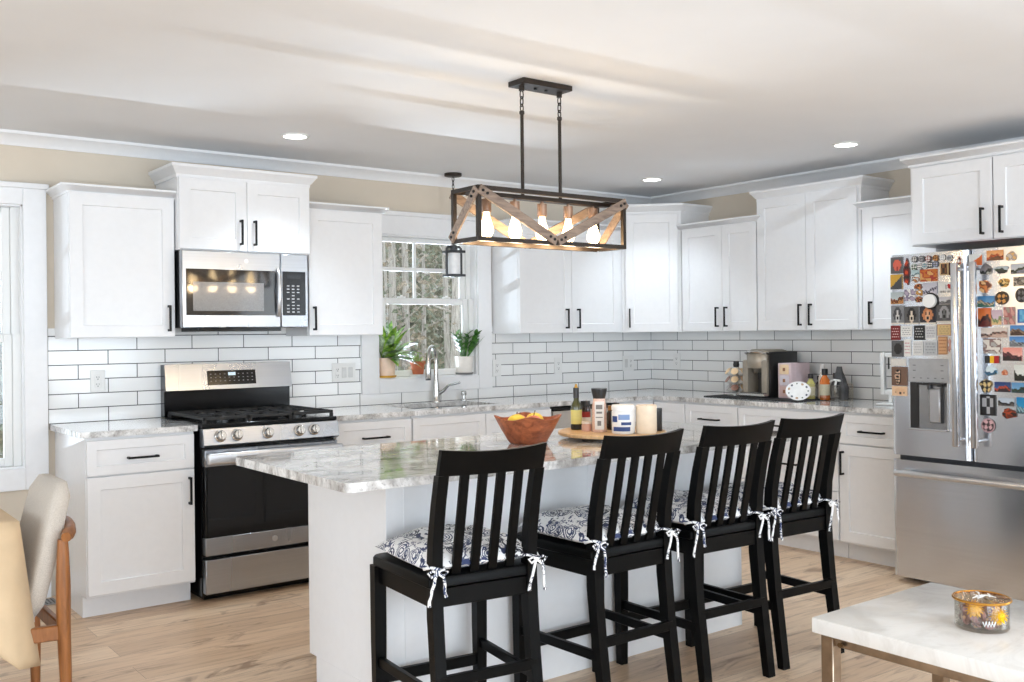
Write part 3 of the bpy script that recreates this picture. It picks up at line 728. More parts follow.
def magnet(x0, y0, x1, y1, kind, pal, label, shape='rect', group='magnets on the refrigerator doors', thick=.005):
    cx, cy = (x0+x1)/2, (y0+y1)/2
    P = on(cx, cy, 0, FX); L_, R_ = on(x0, cy, 0, FX), on(x1, cy, 0, FX); T_, D_ = on(cx, y0, 0, FX), on(cx, y1, 0, FX)
    w, h = abs(R_.y-L_.y), abs(T_.z-D_.z); rnd = (cx*1.37+cy*.73) % 6.28
    bm = B(); cl = bm.loops.layers.color.new('Col')
    def col(f, c):
        c = lin(mixc(c, (255, 250, 244), .14))
        for l in f.loops: l[cl] = c
    def pt(u, v, x): return (x, -(u-.5)*w, (v-.5)*h)      # u to the right as seen from the room
    side = pal[0] if shape != 'disc' else (60, 58, 58)
    if shape == 'rect':
        nx, ny = (26, 16) if kind in ('text', 'love') else (14, 12)
        V = [[bm.verts.new(pt(i/nx, j/ny, -thick)) for i in range(nx+1)] for j in range(ny+1)]
        for j in range(ny):
            for i in range(nx):
                col(bm.faces.new((V[j][i], V[j][i+1], V[j+1][i+1], V[j+1][i])), paint(kind, (i+.5)/nx, (j+.5)/ny, pal, rnd))
        rim = V[0] + [V[j][nx] for j in range(1, ny+1)] + [V[ny][i] for i in range(nx-1, -1, -1)] + [V[j][0] for j in range(ny-1, 0, -1)]
    else:
        n, k = 28, 6; rings = []
        for r in range(1, k+1):
            ring = []
            for i in range(n):
                a = 2*PI*i/n
                wob = 1 if shape == 'disc' else .86+.09*math.sin(3*a+rnd)+.06*math.sin(5*a+rnd*2)+.04*math.sin(9*a)
                q = .5*r/k*wob
                ring.append((.5+q*math.cos(a), .5+q*math.sin(a)))
            rings.append(ring)
        cv = bm.verts.new(pt(.5, .5, -thick*1.15)); RV = [[bm.verts.new(pt(u, v, -thick*(1.15-.15*(r+1)/k))) for u, v in ring] for r, ring in enumerate(rings)]
        for i in range(n):
            col(bm.faces.new((cv, RV[0][i], RV[0][(i+1) % n])), paint(kind, .5, .5, pal, rnd))
        for r in range(k-1):
            for i in range(n):
                j = (i+1) % n; u = (rings[r][i][0]+rings[r+1][j][0])/2; v = (rings[r][i][1]+rings[r+1][j][1])/2
                col(bm.faces.new((RV[r][i], RV[r+1][i], RV[r+1][j], RV[r][j])), paint(kind, u, v, pal, rnd))
        rim = RV[-1]
    back = [bm.verts.new((0, v.co.y, v.co.z)) for v in rim]
    for i in range(len(rim)):
        j = (i+1) % len(rim); col(bm.faces.new((rim[i], back[i], back[j], rim[j])), side)
    o = fin('magnet', bm, PRINT, ang=30); o.location = (FX-.0012, P.y, P.z)
    tag(o, label, 'magnet', group)
    return o
WH, GY, LG, BK = (240, 240, 238), (150, 150, 152), (205, 206, 208), (30, 30, 32)
TAN, OR, BL, GN, RD, PK, BR, YL, LB = (214, 180, 140), (222, 140, 72), (72, 122, 178), (96, 120, 84), (176, 44, 48), (226, 170, 170), (120, 76, 48), (232, 206, 96), (170, 208, 226)
ML = [
 (891.2, 257.2, 902.9, 273.6, 'photo', ((150, 150, 152), (236, 158, 140), (200, 110, 100)), 'photo magnet of a pink round shape on grey at the top left door corner', 'rect'),
 (891.0, 274.6, 902.5, 289.3, 'split', ((228, 200, 110), (120, 124, 130), GY), 'yellow and slate grey diagonal photo magnet under the pink shape photo', 'rect'),
 (903.6, 258.2, 910.6, 287.1, 'stack', ((40, 36, 36), (150, 44, 40), (224, 120, 50)), 'tall dark bottle-shaped magnet with red and orange bands', 'blob'),
 (920.5, 269.2, 937.7, 281.4, 'blob', ((220, 160, 80), (200, 96, 70), (230, 200, 150)), 'orange and red patchwork picture magnet below the round bottle caps', 'rect'),
 (940.3, 262.9, 949.0, 275.2, 'frame', ((226, 208, 176), (96, 68, 44), (170, 130, 90)), 'tiny gold-framed portrait magnet right of the round caps', 'rect'),
 (949.6, 262.5, 951.4, 275.6, 'plain', ((120, 60, 54),)*3, 'thin dark red stick magnet beside the gold-framed portrait', 'rect'),
 (957.0, 255.4, 962.6, 266, 'blob', (WH, (216, 150, 110), (70, 60, 60)), 'small white and tan figure magnet above the left door handle', 'blob'),
 (952.6, 264.4, 956.2, 271.8, 'blob', ((190, 214, 190), (80, 110, 90), WH), 'tiny pale green magnet next to the left handle top', 'blob'),
 (950.8, 273.6, 955.9, 279.8, 'blob', ((236, 190, 160), (200, 120, 90), WH), 'small peach blossom magnet above the heart magnet', 'blob'),
 (912.0, 270.2, 919.8, 277.2, 'land', ((206, 222, 226), (180, 200, 206), WH), 'pale icy blue magnet left of the orange patchwork picture', 'rect'),
 (938.6, 282.0, 955.3, 292.6, 'love', (WH, WH, WH), 'white tag magnet reading I with a red heart', 'rect'),
 (923.4, 282.6, 937.6, 294.8, 'land', ((214, 214, 222), (196, 196, 208), (224, 222, 228)), 'pale lavender grey picture magnet left of the heart tag', 'rect'),
 (905.0, 289.4, 915.8, 301, 'blob', ((206, 198, 210), (170, 164, 184), WH), 'mottled lilac magnet under the dark bottle magnet', 'rect'),
 (891.3, 292.2, 904.0, 304, 'land', ((206, 214, 216), (176, 120, 62), (216, 180, 130)), 'white-bordered desert landscape magnet above the first dog', 'rect'),
 (939.5, 296.8, 954.6, 304, 'land', ((222, 222, 226), (180, 180, 184), (150, 150, 154)), 'low grey seascape magnet under the heart tag', 'rect'),
 (891.7, 305.6, 904.6, 324.3, 'dog', ((176, 178, 180), (226, 226, 226), (120, 122, 126)), 'dog portrait magnet with a white muzzle, first of the dog row', 'rect'),
 (905.4, 306.4, 919.0, 324.3, 'dog', ((140, 140, 140), (234, 226, 216), (70, 64, 62)), 'dog portrait magnet with dark ears, second in the dog row', 'rect'),
 (920.4, 306.0, 936.2, 324, 'dog', ((74, 72, 92), (236, 206, 180), (224, 176, 136)), 'dog portrait magnet with tan fur on navy, third in the dog row', 'rect'),
 (937.0, 304.4, 952.7, 322.4, 'dog', ((136, 136, 138), (150, 152, 154), (196, 196, 198)), 'grey dog portrait magnet at the right end of the dog row', 'rect'),
 (891.4, 325.6, 900.3, 340.0, 'text', ((166, 20, 34), (240, 220, 220), (166, 20, 34)), 'dark red card magnet with white lines at the left edge', 'rect'),
 (901.3, 326.0, 912.4, 336.8, 'text', (WH, (176, 176, 178), WH), 'small white card magnet right of the dark red one', 'rect'),
 (914.5, 325.4, 925.0, 340.0, 'text', ((58, 58, 60), (220, 220, 220), (58, 58, 60)), 'charcoal card magnet with bold white lettering', 'rect'),
 (926.0, 325.0, 936.6, 339.0, 'text', ((226, 226, 228), (190, 190, 194), WH), 'plain off-white card magnet right of the charcoal card', 'rect'),
 (937.8, 324.4, 951.6, 335.6, 'text', ((236, 220, 184), (186, 172, 140), (206, 160, 110)), 'cream card magnet with an orange lower band', 'rect'),
 (892.2, 340.6, 903.8, 356.8, 'photo', ((140, 141, 143), (70, 66, 66), (40, 38, 38)), 'grey card magnet with a dark sketch under the dark red card', 'rect'),
 (904.6, 339.4, 911.2, 356.4, 'text', (WH, (220, 170, 176), WH), 'narrow white card magnet with faint pink print', 'rect'),
 (913.5, 341.0, 923.2, 355.4, 'text', ((232, 232, 232), (200, 200, 202), WH), 'white note magnet under the charcoal card', 'rect'),
 (924.6, 340.6, 937.5, 356.0, 'text', ((214, 216, 218), (180, 182, 184), (228, 228, 230)), 'pale grey note magnet under the off-white card', 'rect'),
 (938.8, 336.4, 947.6, 354.5, 'text', ((232, 202, 170), (190, 140, 104), (206, 170, 136)), 'tall tan wooden card magnet with a verse', 'rect'),
 (948.8, 338.4, 955.2, 352.0, 'blob', ((232, 204, 192), (210, 160, 150), WH), 'pinkish magnet half behind the left door handle', 'rect'),
 (891.3, 358.6, 906.0, 366.0, 'plain', ((236, 234, 230),)*3, 'blank white card magnet beside the dispenser buttons', 'rect'),
 (892.2, 366.8, 907.6, 385.6, 'plain', ((168, 144, 128),)*3, 'brown card magnet left of the dispenser', 'rect'),
 (892.6, 386.2, 907.2, 395.8, 'photo', ((242, 222, 200), (238, 214, 190), (120, 100, 90)), 'cream card magnet lowest on the left door', 'rect'),
 (969.4, 254.2, 982.7, 265.4, 'split', ((230, 232, 232), (226, 150, 74), WH), 'orange dune triangle magnet at the top beside the handles', 'rect'),
 (987.1, 250.3, 1003.6, 260.5, 'land', ((236, 190, 140), (222, 140, 80), (150, 120, 90)), 'orange sunset landscape magnet in the top row of the right door', 'rect'),
 (1005.5, 251, 1018, 262, 'blob', ((226, 218, 206), (190, 186, 190), (232, 206, 160)), 'pale sculpted magnet right of the sunset landscape', 'blob'),
 (979.2, 263.5, 993, 276, 'land', ((150, 146, 150), (84, 90, 80), (206, 206, 200)), 'grey and green stone hut magnet under the dune triangle', 'blob'),
 (994, 265, 1010, 274, 'land', ((200, 208, 210), (90, 112, 84), (70, 76, 72)), 'green valley magnet under the sunset landscape', 'blob'),
 (1011.3, 263.5, 1028, 273.8, 'land', ((206, 210, 214), (120, 130, 112), (172, 172, 184)), 'grey hill town magnet at the right edge of the second row', 'rect'),
 (978.2, 279, 991.6, 293.6, 'blob', ((226, 170, 112), (150, 84, 50), (240, 214, 178)), 'brown and gold carved magnet beside the right handle', 'blob'),
 (997.8, 277.4, 1010.6, 287.8, 'blob', ((222, 190, 120), (90, 96, 60), (240, 220, 170)), 'golden castle magnet in the third row', 'blob'),
 (1014, 276.7, 1027, 286, 'blob', ((170, 162, 152), (130, 122, 114), (200, 194, 186)), 'stone relief magnet right of the golden castle', 'rect'),
 (977.8, 296, 994.5, 307, 'land', ((110, 170, 206), (220, 210, 190), (90, 150, 140)), 'blue coast postcard magnet beside the right handle', 'rect'),
 (995.5, 291.2, 1009, 304.8, 'face', ((110, 84, 40), (222, 184, 120), (90, 66, 34)), 'oval gold coin-like magnet right of the blue coast', 'disc'),
 (1015.7, 288, 1028, 302.6, 'face', ((80, 80, 84), (150, 150, 156), (50, 50, 54)), 'dark pewter round magnet at the right edge', 'disc'),
 (978.4, 308, 991.2, 326.8, 'land', ((226, 150, 84), (110, 40, 28), (150, 60, 40)), 'dark red palace at sunset magnet', 'rect'),
 (992.0, 310, 1002, 324.8, 'land', ((222, 206, 214), (190, 200, 160), (240, 214, 180)), 'pale pastel village magnet right of the red palace', 'rect'),
 (1004, 307, 1015.4, 324.6, 'blob', ((224, 190, 184), (200, 150, 150), (196, 186, 176)), 'dusty pink tile magnet in the middle of the right door', 'rect'),
 (1018, 309, 1032, 322.8, 'frame', ((62, 140, 200), (150, 206, 226), (120, 190, 220)), 'bright blue framed magnet at the right edge', 'rect'),
 (981.4, 327.6, 1007.7, 337.7, 'land', ((228, 220, 214), (196, 170, 160), (222, 206, 196)), 'long cream panorama magnet below the red palace', 'rect'),
 (1010.6, 325.2, 1030, 335.5, 'land', ((110, 170, 214), (190, 170, 150), (110, 80, 62)), 'blue sky city skyline magnet, upper of the two at right', 'rect'),
 (1010.0, 336.4, 1030, 346.5, 'land', ((120, 176, 220), (190, 196, 200), (160, 162, 164)), 'blue sky grey beach magnet, lower of the two at right', 'rect'),
 (983.6, 338.6, 1001.8, 353.5, 'blob', ((236, 232, 226), (180, 160, 156), (206, 204, 200)), 'white magnet with faint dancing figures above the flag', 'rect'),
 (1003.3, 347.6, 1022.3, 360.8, 'land', ((240, 190, 180), (150, 90, 104), (70, 50, 50)), 'pink harbour at dusk magnet right of the flag', 'rect'),
 (985.4, 355.8, 999.6, 363.2, 'flag', ((20, 20, 22), (244, 214, 40), (206, 36, 44)), 'black yellow and red flag magnet', 'rect'),
 (984.2, 365.2, 998.5, 376.6, 'land', ((226, 236, 240), (80, 160, 190), (120, 130, 130)), 'white and turquoise boat magnet under the flag', 'blob'),
 (1001.6, 369.6, 1008, 375.8, 'blob', ((226, 160, 120), (190, 110, 80), (240, 206, 180)), 'tiny orange crab magnet right of the boat', 'blob'),
 (1014.8, 365, 1030, 381, 'land', ((232, 234, 230), (60, 80, 64), (40, 52, 44)), 'dark green pine tree magnet on white at the right edge', 'rect'),
 (979.6, 378, 992.9, 393.2, 'face', ((190, 170, 120), (236, 220, 180), (70, 60, 44)), 'ivory and black mask magnet beside the right handle', 'blob'),
 (995, 382, 1010.7, 392, 'land', ((60, 104, 160), (220, 130, 96), (60, 50, 70)), 'orange dome on deep blue sky magnet', 'rect'),
 (1012.2, 382.6, 1027, 393, 'land', ((140, 184, 214), (110, 130, 110), (80, 110, 120)), 'green island on light blue magnet at the right edge', 'rect'),
 (980.6, 394.6, 996, 415.4, 'frame', ((22, 22, 24), (206, 206, 208), (70, 70, 74)), 'black-framed monochrome photo magnet', 'rect'),
 (998.6, 397.9, 1014.8, 406, 'land', ((206, 214, 222), (80, 80, 84), (150, 144, 140)), 'black and white rooftops magnet right of the framed photo', 'rect'),
 (1017, 397.4, 1030, 413.6, 'land', ((40, 170, 210), (190, 214, 220), (90, 120, 130)), 'turquoise sea magnet at the lower right edge', 'rect'),
 (1001.4, 407.9, 1018, 419.4, 'blob', ((150, 84, 54), (206, 120, 66), (84, 56, 44)), 'brown timber house magnet below the rooftops', 'blob'),
 (981.6, 418.4, 995.6, 432.6, 'face', ((214, 190, 194), (230, 206, 206), (110, 84, 90)), 'round pink disc magnet lowest on the right door', 'disc'),
]
for a in ML: magnet(a[0], a[1], a[2], a[3], a[4], a[5], a[6], a[7])
magnet(895.8, 368, 902.2, 385, 'stack', ((60, 48, 42), (226, 206, 190), (50, 40, 38)), 'black and cream three-tier ornament magnet on the brown card', 'blob', thick=.012)
caps = [(914.8, 259.4, 'grey and white'), (922, 258.9, 'silver'), (928.9, 258.7, 'rust red'), (936.4, 258, 'gold'), (943.4, 257.6, 'plain white'), (950, 258, 'white and grey'),
        (914.6, 267.2, 'pale green'), (920.4, 266.6, 'light grey'), (925.6, 265.6, 'white and teal'), (930.6, 264.8, 'black and white'), (936.2, 264.2, 'blue grey')]
cc = {'grey and white': ((190, 190, 192), WH, GY), 'silver': ((176, 178, 182), (206, 206, 208), GY), 'rust red': ((170, 130, 126), (190, 110, 96), WH), 'gold': ((214, 170, 110), (228, 190, 130), BR), 'plain white': (WH, WH, LG), 'white and grey': (WH, LG, GY),
      'pale green': ((190, 206, 196), WH, GN), 'light grey': (LG, GY, WH), 'white and teal': (WH, (130, 180, 190), LG), 'black and white': (BK, WH, BK), 'blue grey': ((150, 160, 184), (200, 206, 220), GY)}
for i, (x, y, c) in enumerate(caps):
    magnet(x-2.9, y-3.2, x+2.9, y+3.2, 'face', cc[c], c+' round cap magnet, '+('upper' if i < 6 else 'lower')+' row of caps on the left door', 'disc', 'round cap magnets', .009)
for x, y, c, l in ((915.6, 279.6, ((214, 170, 120), (120, 80, 50), WH), 'gold charm magnet at the top of the vertical chain'), (918.4, 286.8, ((170, 100, 50), (226, 180, 120), BR), 'copper charm magnet second down the vertical chain'),
                   (919.8, 293.0, ((226, 196, 120), (200, 150, 80), WH), 'yellow charm magnet third down the vertical chain'), (919.4, 299.6, ((160, 70, 44), (230, 190, 140), BK), 'red brown charm magnet at the bottom of the vertical chain')):
    magnet(x-4, y-3.3, x+4, y+3.3, 'blob', c, l, 'blob', 'charm magnets in a chain', .008)
t2 = magnet(924.9, 294.2, 937.8, 307.8, 'plain', (WH, WH, WH), 'white round kitchen timer stuck on the left door', 'disc', None, .02); t2.name = 'kitchen_timer'; t2['category'] = 'timer'; t2.data.materials.clear(); t2.data.materials.append(PLAST); t2.location.x -= .004
bm = B(); tube(bm, [(.0, .037*math.cos(i*PI/12), .039*math.sin(i*PI/12)) for i in range(24)], .006, 8, closed=True); r_ = fin('rim', bm, DARKP, t2); r_.location = (.001, 0, 0)
bm = B(); box(bm, -.73, -.40, -3.18, -2.92, 1.7505, 1.766, .003); fo = fin('folder', bm, mat('red_folder_cover', (168, 52, 36), .5)); tag(fo, 'flat red folder lying on top of the refrigerator', 'folder'); fo.location.z = -.004
bm = B(); box(bm, -.73, -.46, -3.38, -3.22, 1.7505, 1.776, .003); fo = fin('paper_pad', bm, PLAST); tag(fo, 'white paper pad lying on top of the refrigerator', 'paper'); fo.location.z = -.004

# ------------------------------------------------------------------ island
IX0, IX1, IY0, IY1 = -3.97, -2.09, -2.622, -2.022
t = thing('kitchen_island', 'white kitchen island base with plain seating side', 'island', (0, 0, 0))
bm = B(); box(bm, IX0, IX1, IY0, IY1, .1, .882); box(bm, IX0, IX1, IY0, IY1-.06, 0, .1); fin('body', bm, WHITE, t)
bm = B(); box(bm, IX0-.012, IX0, IY0-.006, IY1, .10, .882, .001); box(bm, IX0-.012, IX0, IY0-.006, IY1-.06, 0, .1); fin('end_panel', bm, WHITE, t)
bm = B(); box(bm, IX0-.012, IX1, IY0-.016, IY0-.001, 0.0, .882, .001)
for x in (IX0+.06, IX0+.93): box(bm, x, x+.004, IY0-.018, IY0-.014, .0, .882)
fin('back_panel', bm, WHITE, t)
n = 4; dw = (IX1-IX0)/n
for i in range(n):
    a = IX1-.004-i*dw
    for kind, z0, z1 in (('drawer', .697, .868), ('door', .118, .69)):
        f = fin(kind, front_bm(dw-.006, z1-z0, .045 if kind == 'drawer' else .062), WHITE, t); f.rotation_euler = (0, 0, PI); f.location = (a, IY1, z0)
        k = fin('handle', pull_bm(.15, kind == 'door'), BLACKM, f); k.location = ((dw/2 if kind == 'drawer' else .04), -.02, .08 if kind == 'drawer' else .46)
bm = B(); prism(bm, rounded(-4.305, -2.075, -2.968, -2.062, .03, '1111'), .884, .914)
o = fin('island_countertop', bm, [GRAN, GRANE]); edge_mats(o); tag(o, 'big polished granite island top with wide seating overhang', 'countertop')

# ------------------------------------------------------------------ counter stools
SEAT = .61
def legpath(s):
    return [((s*.172), y, z) for z, y in ((0, -.252), (.15, -.232), (.32, -.208), (.48, -.192), (.60, -.188), (.72, -.197), (.84, -.222), (.932, -.247))]
def make_stool(label):
    t = thing('counter_stool', label, 'stool', group='black counter stools at the island')
    bm = B(); rings = []
    for k, (dz, o) in enumerate(((0, .006), (.004, 0), (.026, 0), (.033, .004), (.035, .012))):
        pts = []
        for x, y in ((.215, .225), (-.215, .225), (-.195, -.205), (.195, -.205)): pass
        P = []
        wf, wb, yf, yb, r = .218-o, .198-o, .232-o, -.205+o, .04
        for cx, cy, a0 in ((wf-r, yf-r, 0), (-wf+r, yf-r, 90), (-wb+.01, yb+.01, 180), (wb-.01, yb+.01, 270)):
            rr = r if cy > 0 else .01
            for i in range(6): a = math.radians(a0+90*i/5); P.append((cx+rr*math.cos(a), cy+rr*math.sin(a), SEAT-.035+dz))
        rings.append(P)
    loft(bm, rings); fin('seat', bm, BLACKW, t)
    bm = B(); box(bm, -.175, .175, .19, .208, SEAT-.095, SEAT-.036, .003); box(bm, -.165, .165, -.205, -.185, SEAT-.095, SEAT-.036, .003)
    for s in (-1, 1): beam(bm, (s*.192, .2, SEAT-.066), (s*.178, -.19, SEAT-.066), .018, .058)
    fin('apron', bm, BLACKW, t)
    for s in (-1, 1):
        bm = B(); loft(bm, [[(s*.197+a*.5*k, .207+b*.5*k, z) for a, b in ((-1, -1), (1, -1), (1, 1), (-1, 1))] for z, k in ((0, .034), (.3, .041), (SEAT-.036, .043))]); fin('leg', bm, BLACKW, t)
    for s in (-1, 1):
        bm = B(); rings = []
        for (x, y, z) in legpath(s):
            wx = .036 if z > .55 else .038; wy = .032+.014*max(0, 1-abs(z-.5)/.5)
            rings.append([(x-wx/2, y-wy/2, z), (x+wx/2, y-wy/2, z), (x+wx/2, y+wy/2, z), (x-wx/2, y+wy/2, z)])
        loft(bm, rings); fin('back_post', bm, BLACKW, t)
    for i in range(4):
        x = (-.0975+i*.065)*1.0; bm = B(); rings = []
        for z, y in ((SEAT-.005, -.186), (.66, -.199), (.74, -.216), (.84, -.238), (.945, -.260)):
            yy = y - .0*(1); ww = .030
            rings.append([(x-ww/2, yy-.006, z), (x+ww/2, yy-.006, z), (x+ww/2, yy+.006, z), (x-ww/2, yy+.006, z)])
        loft(bm, rings); fin('slat', bm, BLACKW, t)
    bm = B(); rings = []
    for i in range(13):
        x = -.188+.376*i/12; b = -.026*(1-(x/.188)**2); hh = .0
        yb0, yt0 = -.248+b, -.274+b
        zt = 1.014-.010*(1-(x/.188)**2)
        rings.append([(x, yb0-.011, .931), (x, yb0+.011, .931), (x, yt0+.010, zt), (x, yt0-.010, zt)])
    loft(bm, rings); fin('top_rail', bm, BLACKW, t)
    for (a, b, h) in (((-.19, .205, .185), (.19, .205, .185), .04), ((-.176, -.222, .29), (.176, -.222, .29), .034)):
        bm = B(); beam(bm, a, b, .02, h, bev=.002); fin('stretcher', bm, BLACKW, t)
    for s in (-1, 1):
        bm = B(); beam(bm, (s*.197, .2, .245), (s*.184, -.215, .245), .018, .034, bev=.002); fin('stretcher', bm, BLACKW, t)
    return t
def tie_bm(s, seed):
    """bow of floral ribbon around a back post"""
    rd = random.Random(seed); bm = B(); px, py = s*.172, -.188
    tube(bm, [(px+.031*math.cos(a), py+.032*math.sin(a), SEAT+.028+.006*math.sin(2*a)) for a in [2*PI*i/14 for i in range(14)]], .005, 6, closed=True)
    k = Vector((px+s*.008, py-.036, SEAT+.018)); sph(bm, k, .009, u=8, v=6)
    for d in (-1, 1):
        tube(bm, [k, k+Vector((d*.018, -.01, .011)), k+Vector((d*.034, -.008, .004)), k+Vector((d*.022, -.006, -.009)), k], .004, 6)
        L = rd.uniform(.07, .13); pts = [k]; 
        for i in range(1, 7):
            q = i/6; pts.append(k+Vector((d*(.012+.018*q)+.004*math.sin(5*q+rd.random()), -.008, -L*q)))
        tube(bm, pts, [.004]+[.0048]*5+[.006], 6)
    return bm
def make_cushion(label, seed):
    t = thing('seat_cushion', label, 'cushion', group='navy floral cushions on the stools')
    bm = B(); n = 26; hx, hy = .205, .205; top, bot = [], []
    rd = random.Random(seed); ph = [rd.uniform(0, 6) for _ in range(4)]
    def pos(i, j, up):
        u, v = -1+2*i/n, -1+2*j/n
        e = (1-abs(u)**3.5)*(1-abs(v)**3.5); e = max(0, e)**.5
        pin = 1-.05*(1-abs(u))*abs(v)**3-.0
        x = hx*u*(1-.05*abs(v)**2*(1-u*u)); y = hy*v*(1-.05*abs(u)**2*(1-v*v))
        wr = .006*math.sin(9*u+ph[0]+3*v)*e + .005*math.sin(8*v+ph[1]-4*u)*e
        return (x, y+.01, SEAT+.026+(.062*e+wr if up else -.0235*e))
    Vt = [[bm.verts.new(pos(i, j, 1)) for i in range(n+1)] for j in range(n+1)]
    Vb = [[bm.verts.new(pos(i, j, 0)) if 0 < i < n and 0 < j < n else Vt[j][i] for i in range(n+1)] for j in range(n+1)]
    for j in range(n):
        for i in range(n):
            bm.faces.new((Vt[j][i], Vt[j][i+1], Vt[j+1][i+1], Vt[j+1][i])); bm.faces.new((Vb[j][i], Vb[j+1][i], Vb[j+1][i+1], Vb[j][i+1]))
    fin('pillow', bm, FLORAL, t, ang=70)
    for s in (-1, 1): fin('tie', tie_bm(s, seed+s), FLORAL, t, ang=70)
    return t
stools = [(-3.862, -2.897, -7, 'leftmost', 'nearest the range end of the island'), (-3.24, -2.90, 0, 'second', 'second from the range end of the island'),
          (-2.712, -2.897, -3, 'third', 'third from the range end of the island'), (-2.252, -2.897, -3, 'rightmost', 'at the refrigerator end of the island')]
s0 = make_stool('')
for i, (x, y, a, nm, wh) in enumerate(stools):
    lab = 'black slat-back counter stool '+wh
    if i == 0: s0.location = (x, y, 0); s0.rotation_euler = (0, 0, math.radians(a)); s0['label'] = lab
    else: dup(s0, (x, y, 0), math.radians(a), lab)
    c = make_cushion('navy floral cushion on the stool '+wh, 10+i*5); c.location = (x, y, .0005); c.rotation_euler = (0, 0, math.radians(a))

# ------------------------------------------------------------------ chandelier and lantern
CX, CY, Z0, Z1, HLn, HW = -3.035, -2.357, 1.738, 1.962, .406, .097
t = thing('linear_chandelier', 'rectangular bronze and wood chandelier with five lit bulbs over the island', 'chandelier', (CX, CY, 0))
fr = .018
bm = B()
for z in (Z0+fr/2, Z1-fr/2):
    for y in (-HW+fr/2, HW-fr/2): box(bm, -HLn, HLn, y-fr/2, y+fr/2, z-fr/2, z+fr/2, .001)
    for x in (-HLn+fr/2, HLn-fr/2): box(bm, x-fr/2, x+fr/2, -HW+fr, HW-fr, z-fr/2, z+fr/2, .001)
for x in (-HLn+fr/2, HLn-fr/2):
    for y in (-HW+fr/2, HW-fr/2): box(bm, x-fr/2+.0004, x+fr/2-.0004, y-fr/2+.0004, y+fr/2-.0004, Z0+fr, Z1-fr)
fin('frame', bm, BRONZE, t)
def strut(p0, p1, nrm):
    bm = B(); beam(bm, p0, p1, .010, .039, up=(0, 0, 1), bev=.001)
    q = fin('wood_strut', bm, GREYW, t)
    p0, p1 = Vector(p0), Vector(p1); d = (p1-p0).normalized(); n = Vector(nrm)
    for p in (p0+d*.016, p0+d*.04, p1-d*.016, p1-d*.04):
        bm = B(); cyl(bm, p+n*.004, p+n*.009, .006, seg=10); fin('bolt', bm, BLACKM, q)
za, zb = Z1-.016, Z0+.016
for y, s in ((-HW-.004, -1), (HW+.004, 1)):
    strut((-HLn+.004, y, za), (-.004, y, zb), (0, s, 0)); strut((.004, y, zb), (HLn-.004, y, za), (0, s, 0))
for x, s in ((-HLn-.004, -1), (HLn+.004, 1)): strut((x, -HW+.004, za), (x, HW-.004, zb), (s, 0, 0))
bm = B(); box(bm, -HLn+.02, HLn-.02, -.02, .02, Z1-.03, Z1-.012, .002); fin('socket_rail', bm, BRONZE, t)
for i in range(5):
    x = -.295+i*.1475
    bm = B(); cyl(bm, (x, 0, Z1-.045), (x, 0, Z1-.02), .007, seg=10); lathe(bm, [(0, 0), (.021, 0), (.021, -.05), (.019, -.054), (0, -.054)], c=(x, 0, Z1-.04), seg=16); so = fin('socket', bm, mat('aged_copper', (140, 112, 92), .4, metal=.5), t)
    bm = B(); lathe(bm, [(0, 0), (.012, 0), (.014, -.02), (.022, -.045), (.029, -.07), (.028, -.086), (.018, -.104), (0, -.11)], c=(x, 0, Z1-.092), seg=18); fin('bulb', bm, BULBG, so)
    l = bpy.data.lights.new('bulb_light', 'POINT'); l.energy = 2.6; l.color = (1, .72, .42); l.shadow_soft_size = .035
    lo = bpy.data.objects.new('bulb_light', l); COL.objects.link(lo); lo.parent = t; lo.location = (x, 0, Z1-.16-.07)
bm = B(); box(bm, -.135, .135, -.054, .054, H-.024, H-.001, .002); cpy = fin('ceiling_plate', bm, BRONZE, t)
bm = B()
for x in (-.03, .03): cyl(bm, (x, 0, H-.03), (x, 0, H-.024), .007, seg=10)
fin('screw', bm, BLACKM, cpy)
def link_bm(bm, c, r, axis):
    pts = []
    for i in range(12):
        a = 2*PI*i/12; q = (.45*r*math.cos(a), r*math.sin(a))
        pts.append((c[0]+(q[0] if axis else 0), c[1]+(0 if axis else q[0]), c[2]+q[1]))
    tube(bm, pts, .0028, 6, closed=True)
for x in (-.104, .104):
    bm = B(); cyl(bm, (x, 0, H-.045), (x, 0, H-.024), .012, seg=12); link_bm(bm, (x, 0, H-.06), .019, 1); link_bm(bm, (x, 0, H-.09), .021, 0); link_bm(bm, (x, 0, H-.118), .017, 1); fin('chain', bm, BRONZE, t)
    bm = B(); lathe(bm, [(.006, H-.15), (.011, H-.142), (.011, H-.132), (.006, H-.128)], c=(x, 0, 0), seg=12); cyl(bm, (x, 0, Z1-.01), (x, 0, H-.135), .0075, seg=12); fin('rod', bm, BRONZE, t)

t = thing('lantern_pendant', 'small black frame lantern pendant hanging over the sink', 'pendant lamp', (-2.02, -.168, 0))
bm = B(); lathe(bm, [(0, H-.001), (.058, H-.001), (.058, H-.018), (.05, H-.022), (0, H-.022)], seg=24); fin('canopy', bm, BRONZE, t)
bm = B(); link_bm(bm, (0, 0, H-.038), .017, 1); link_bm(bm, (0, 0, H-.064), .016, 0); link_bm(bm, (0, 0, H-.088), .016, 1); cyl(bm, (0, 0, 1.955), (0, 0, H-.1), .005, seg=10); fin('rod', bm, BRONZE, t)
bm = B(); lathe(bm, [(0, 1.93), (.025, 1.93), (.025, 1.955), (.012, 1.965), (0, 1.965)], seg=16)
for z in (1.75, 1.908):
    for k in (-1, 1): box(bm, -.056, .056, k*.05-.006, k*.05+.006, z, z+.016); box(bm, k*.05-.006, k*.05+.006, -.044, .044, z+.0005, z+.0155)
box(bm, -.05, .05, -.007, .007, 1.911, 1.922)
for k in (-1, 1): tube(bm, [(k*.015, 0, 1.948), (k*.04, 0, 1.95), (k*.056, 0, 1.938), (k*.058, 0, 1.90), (k*.058, 0, 1.752)], .009, 8)
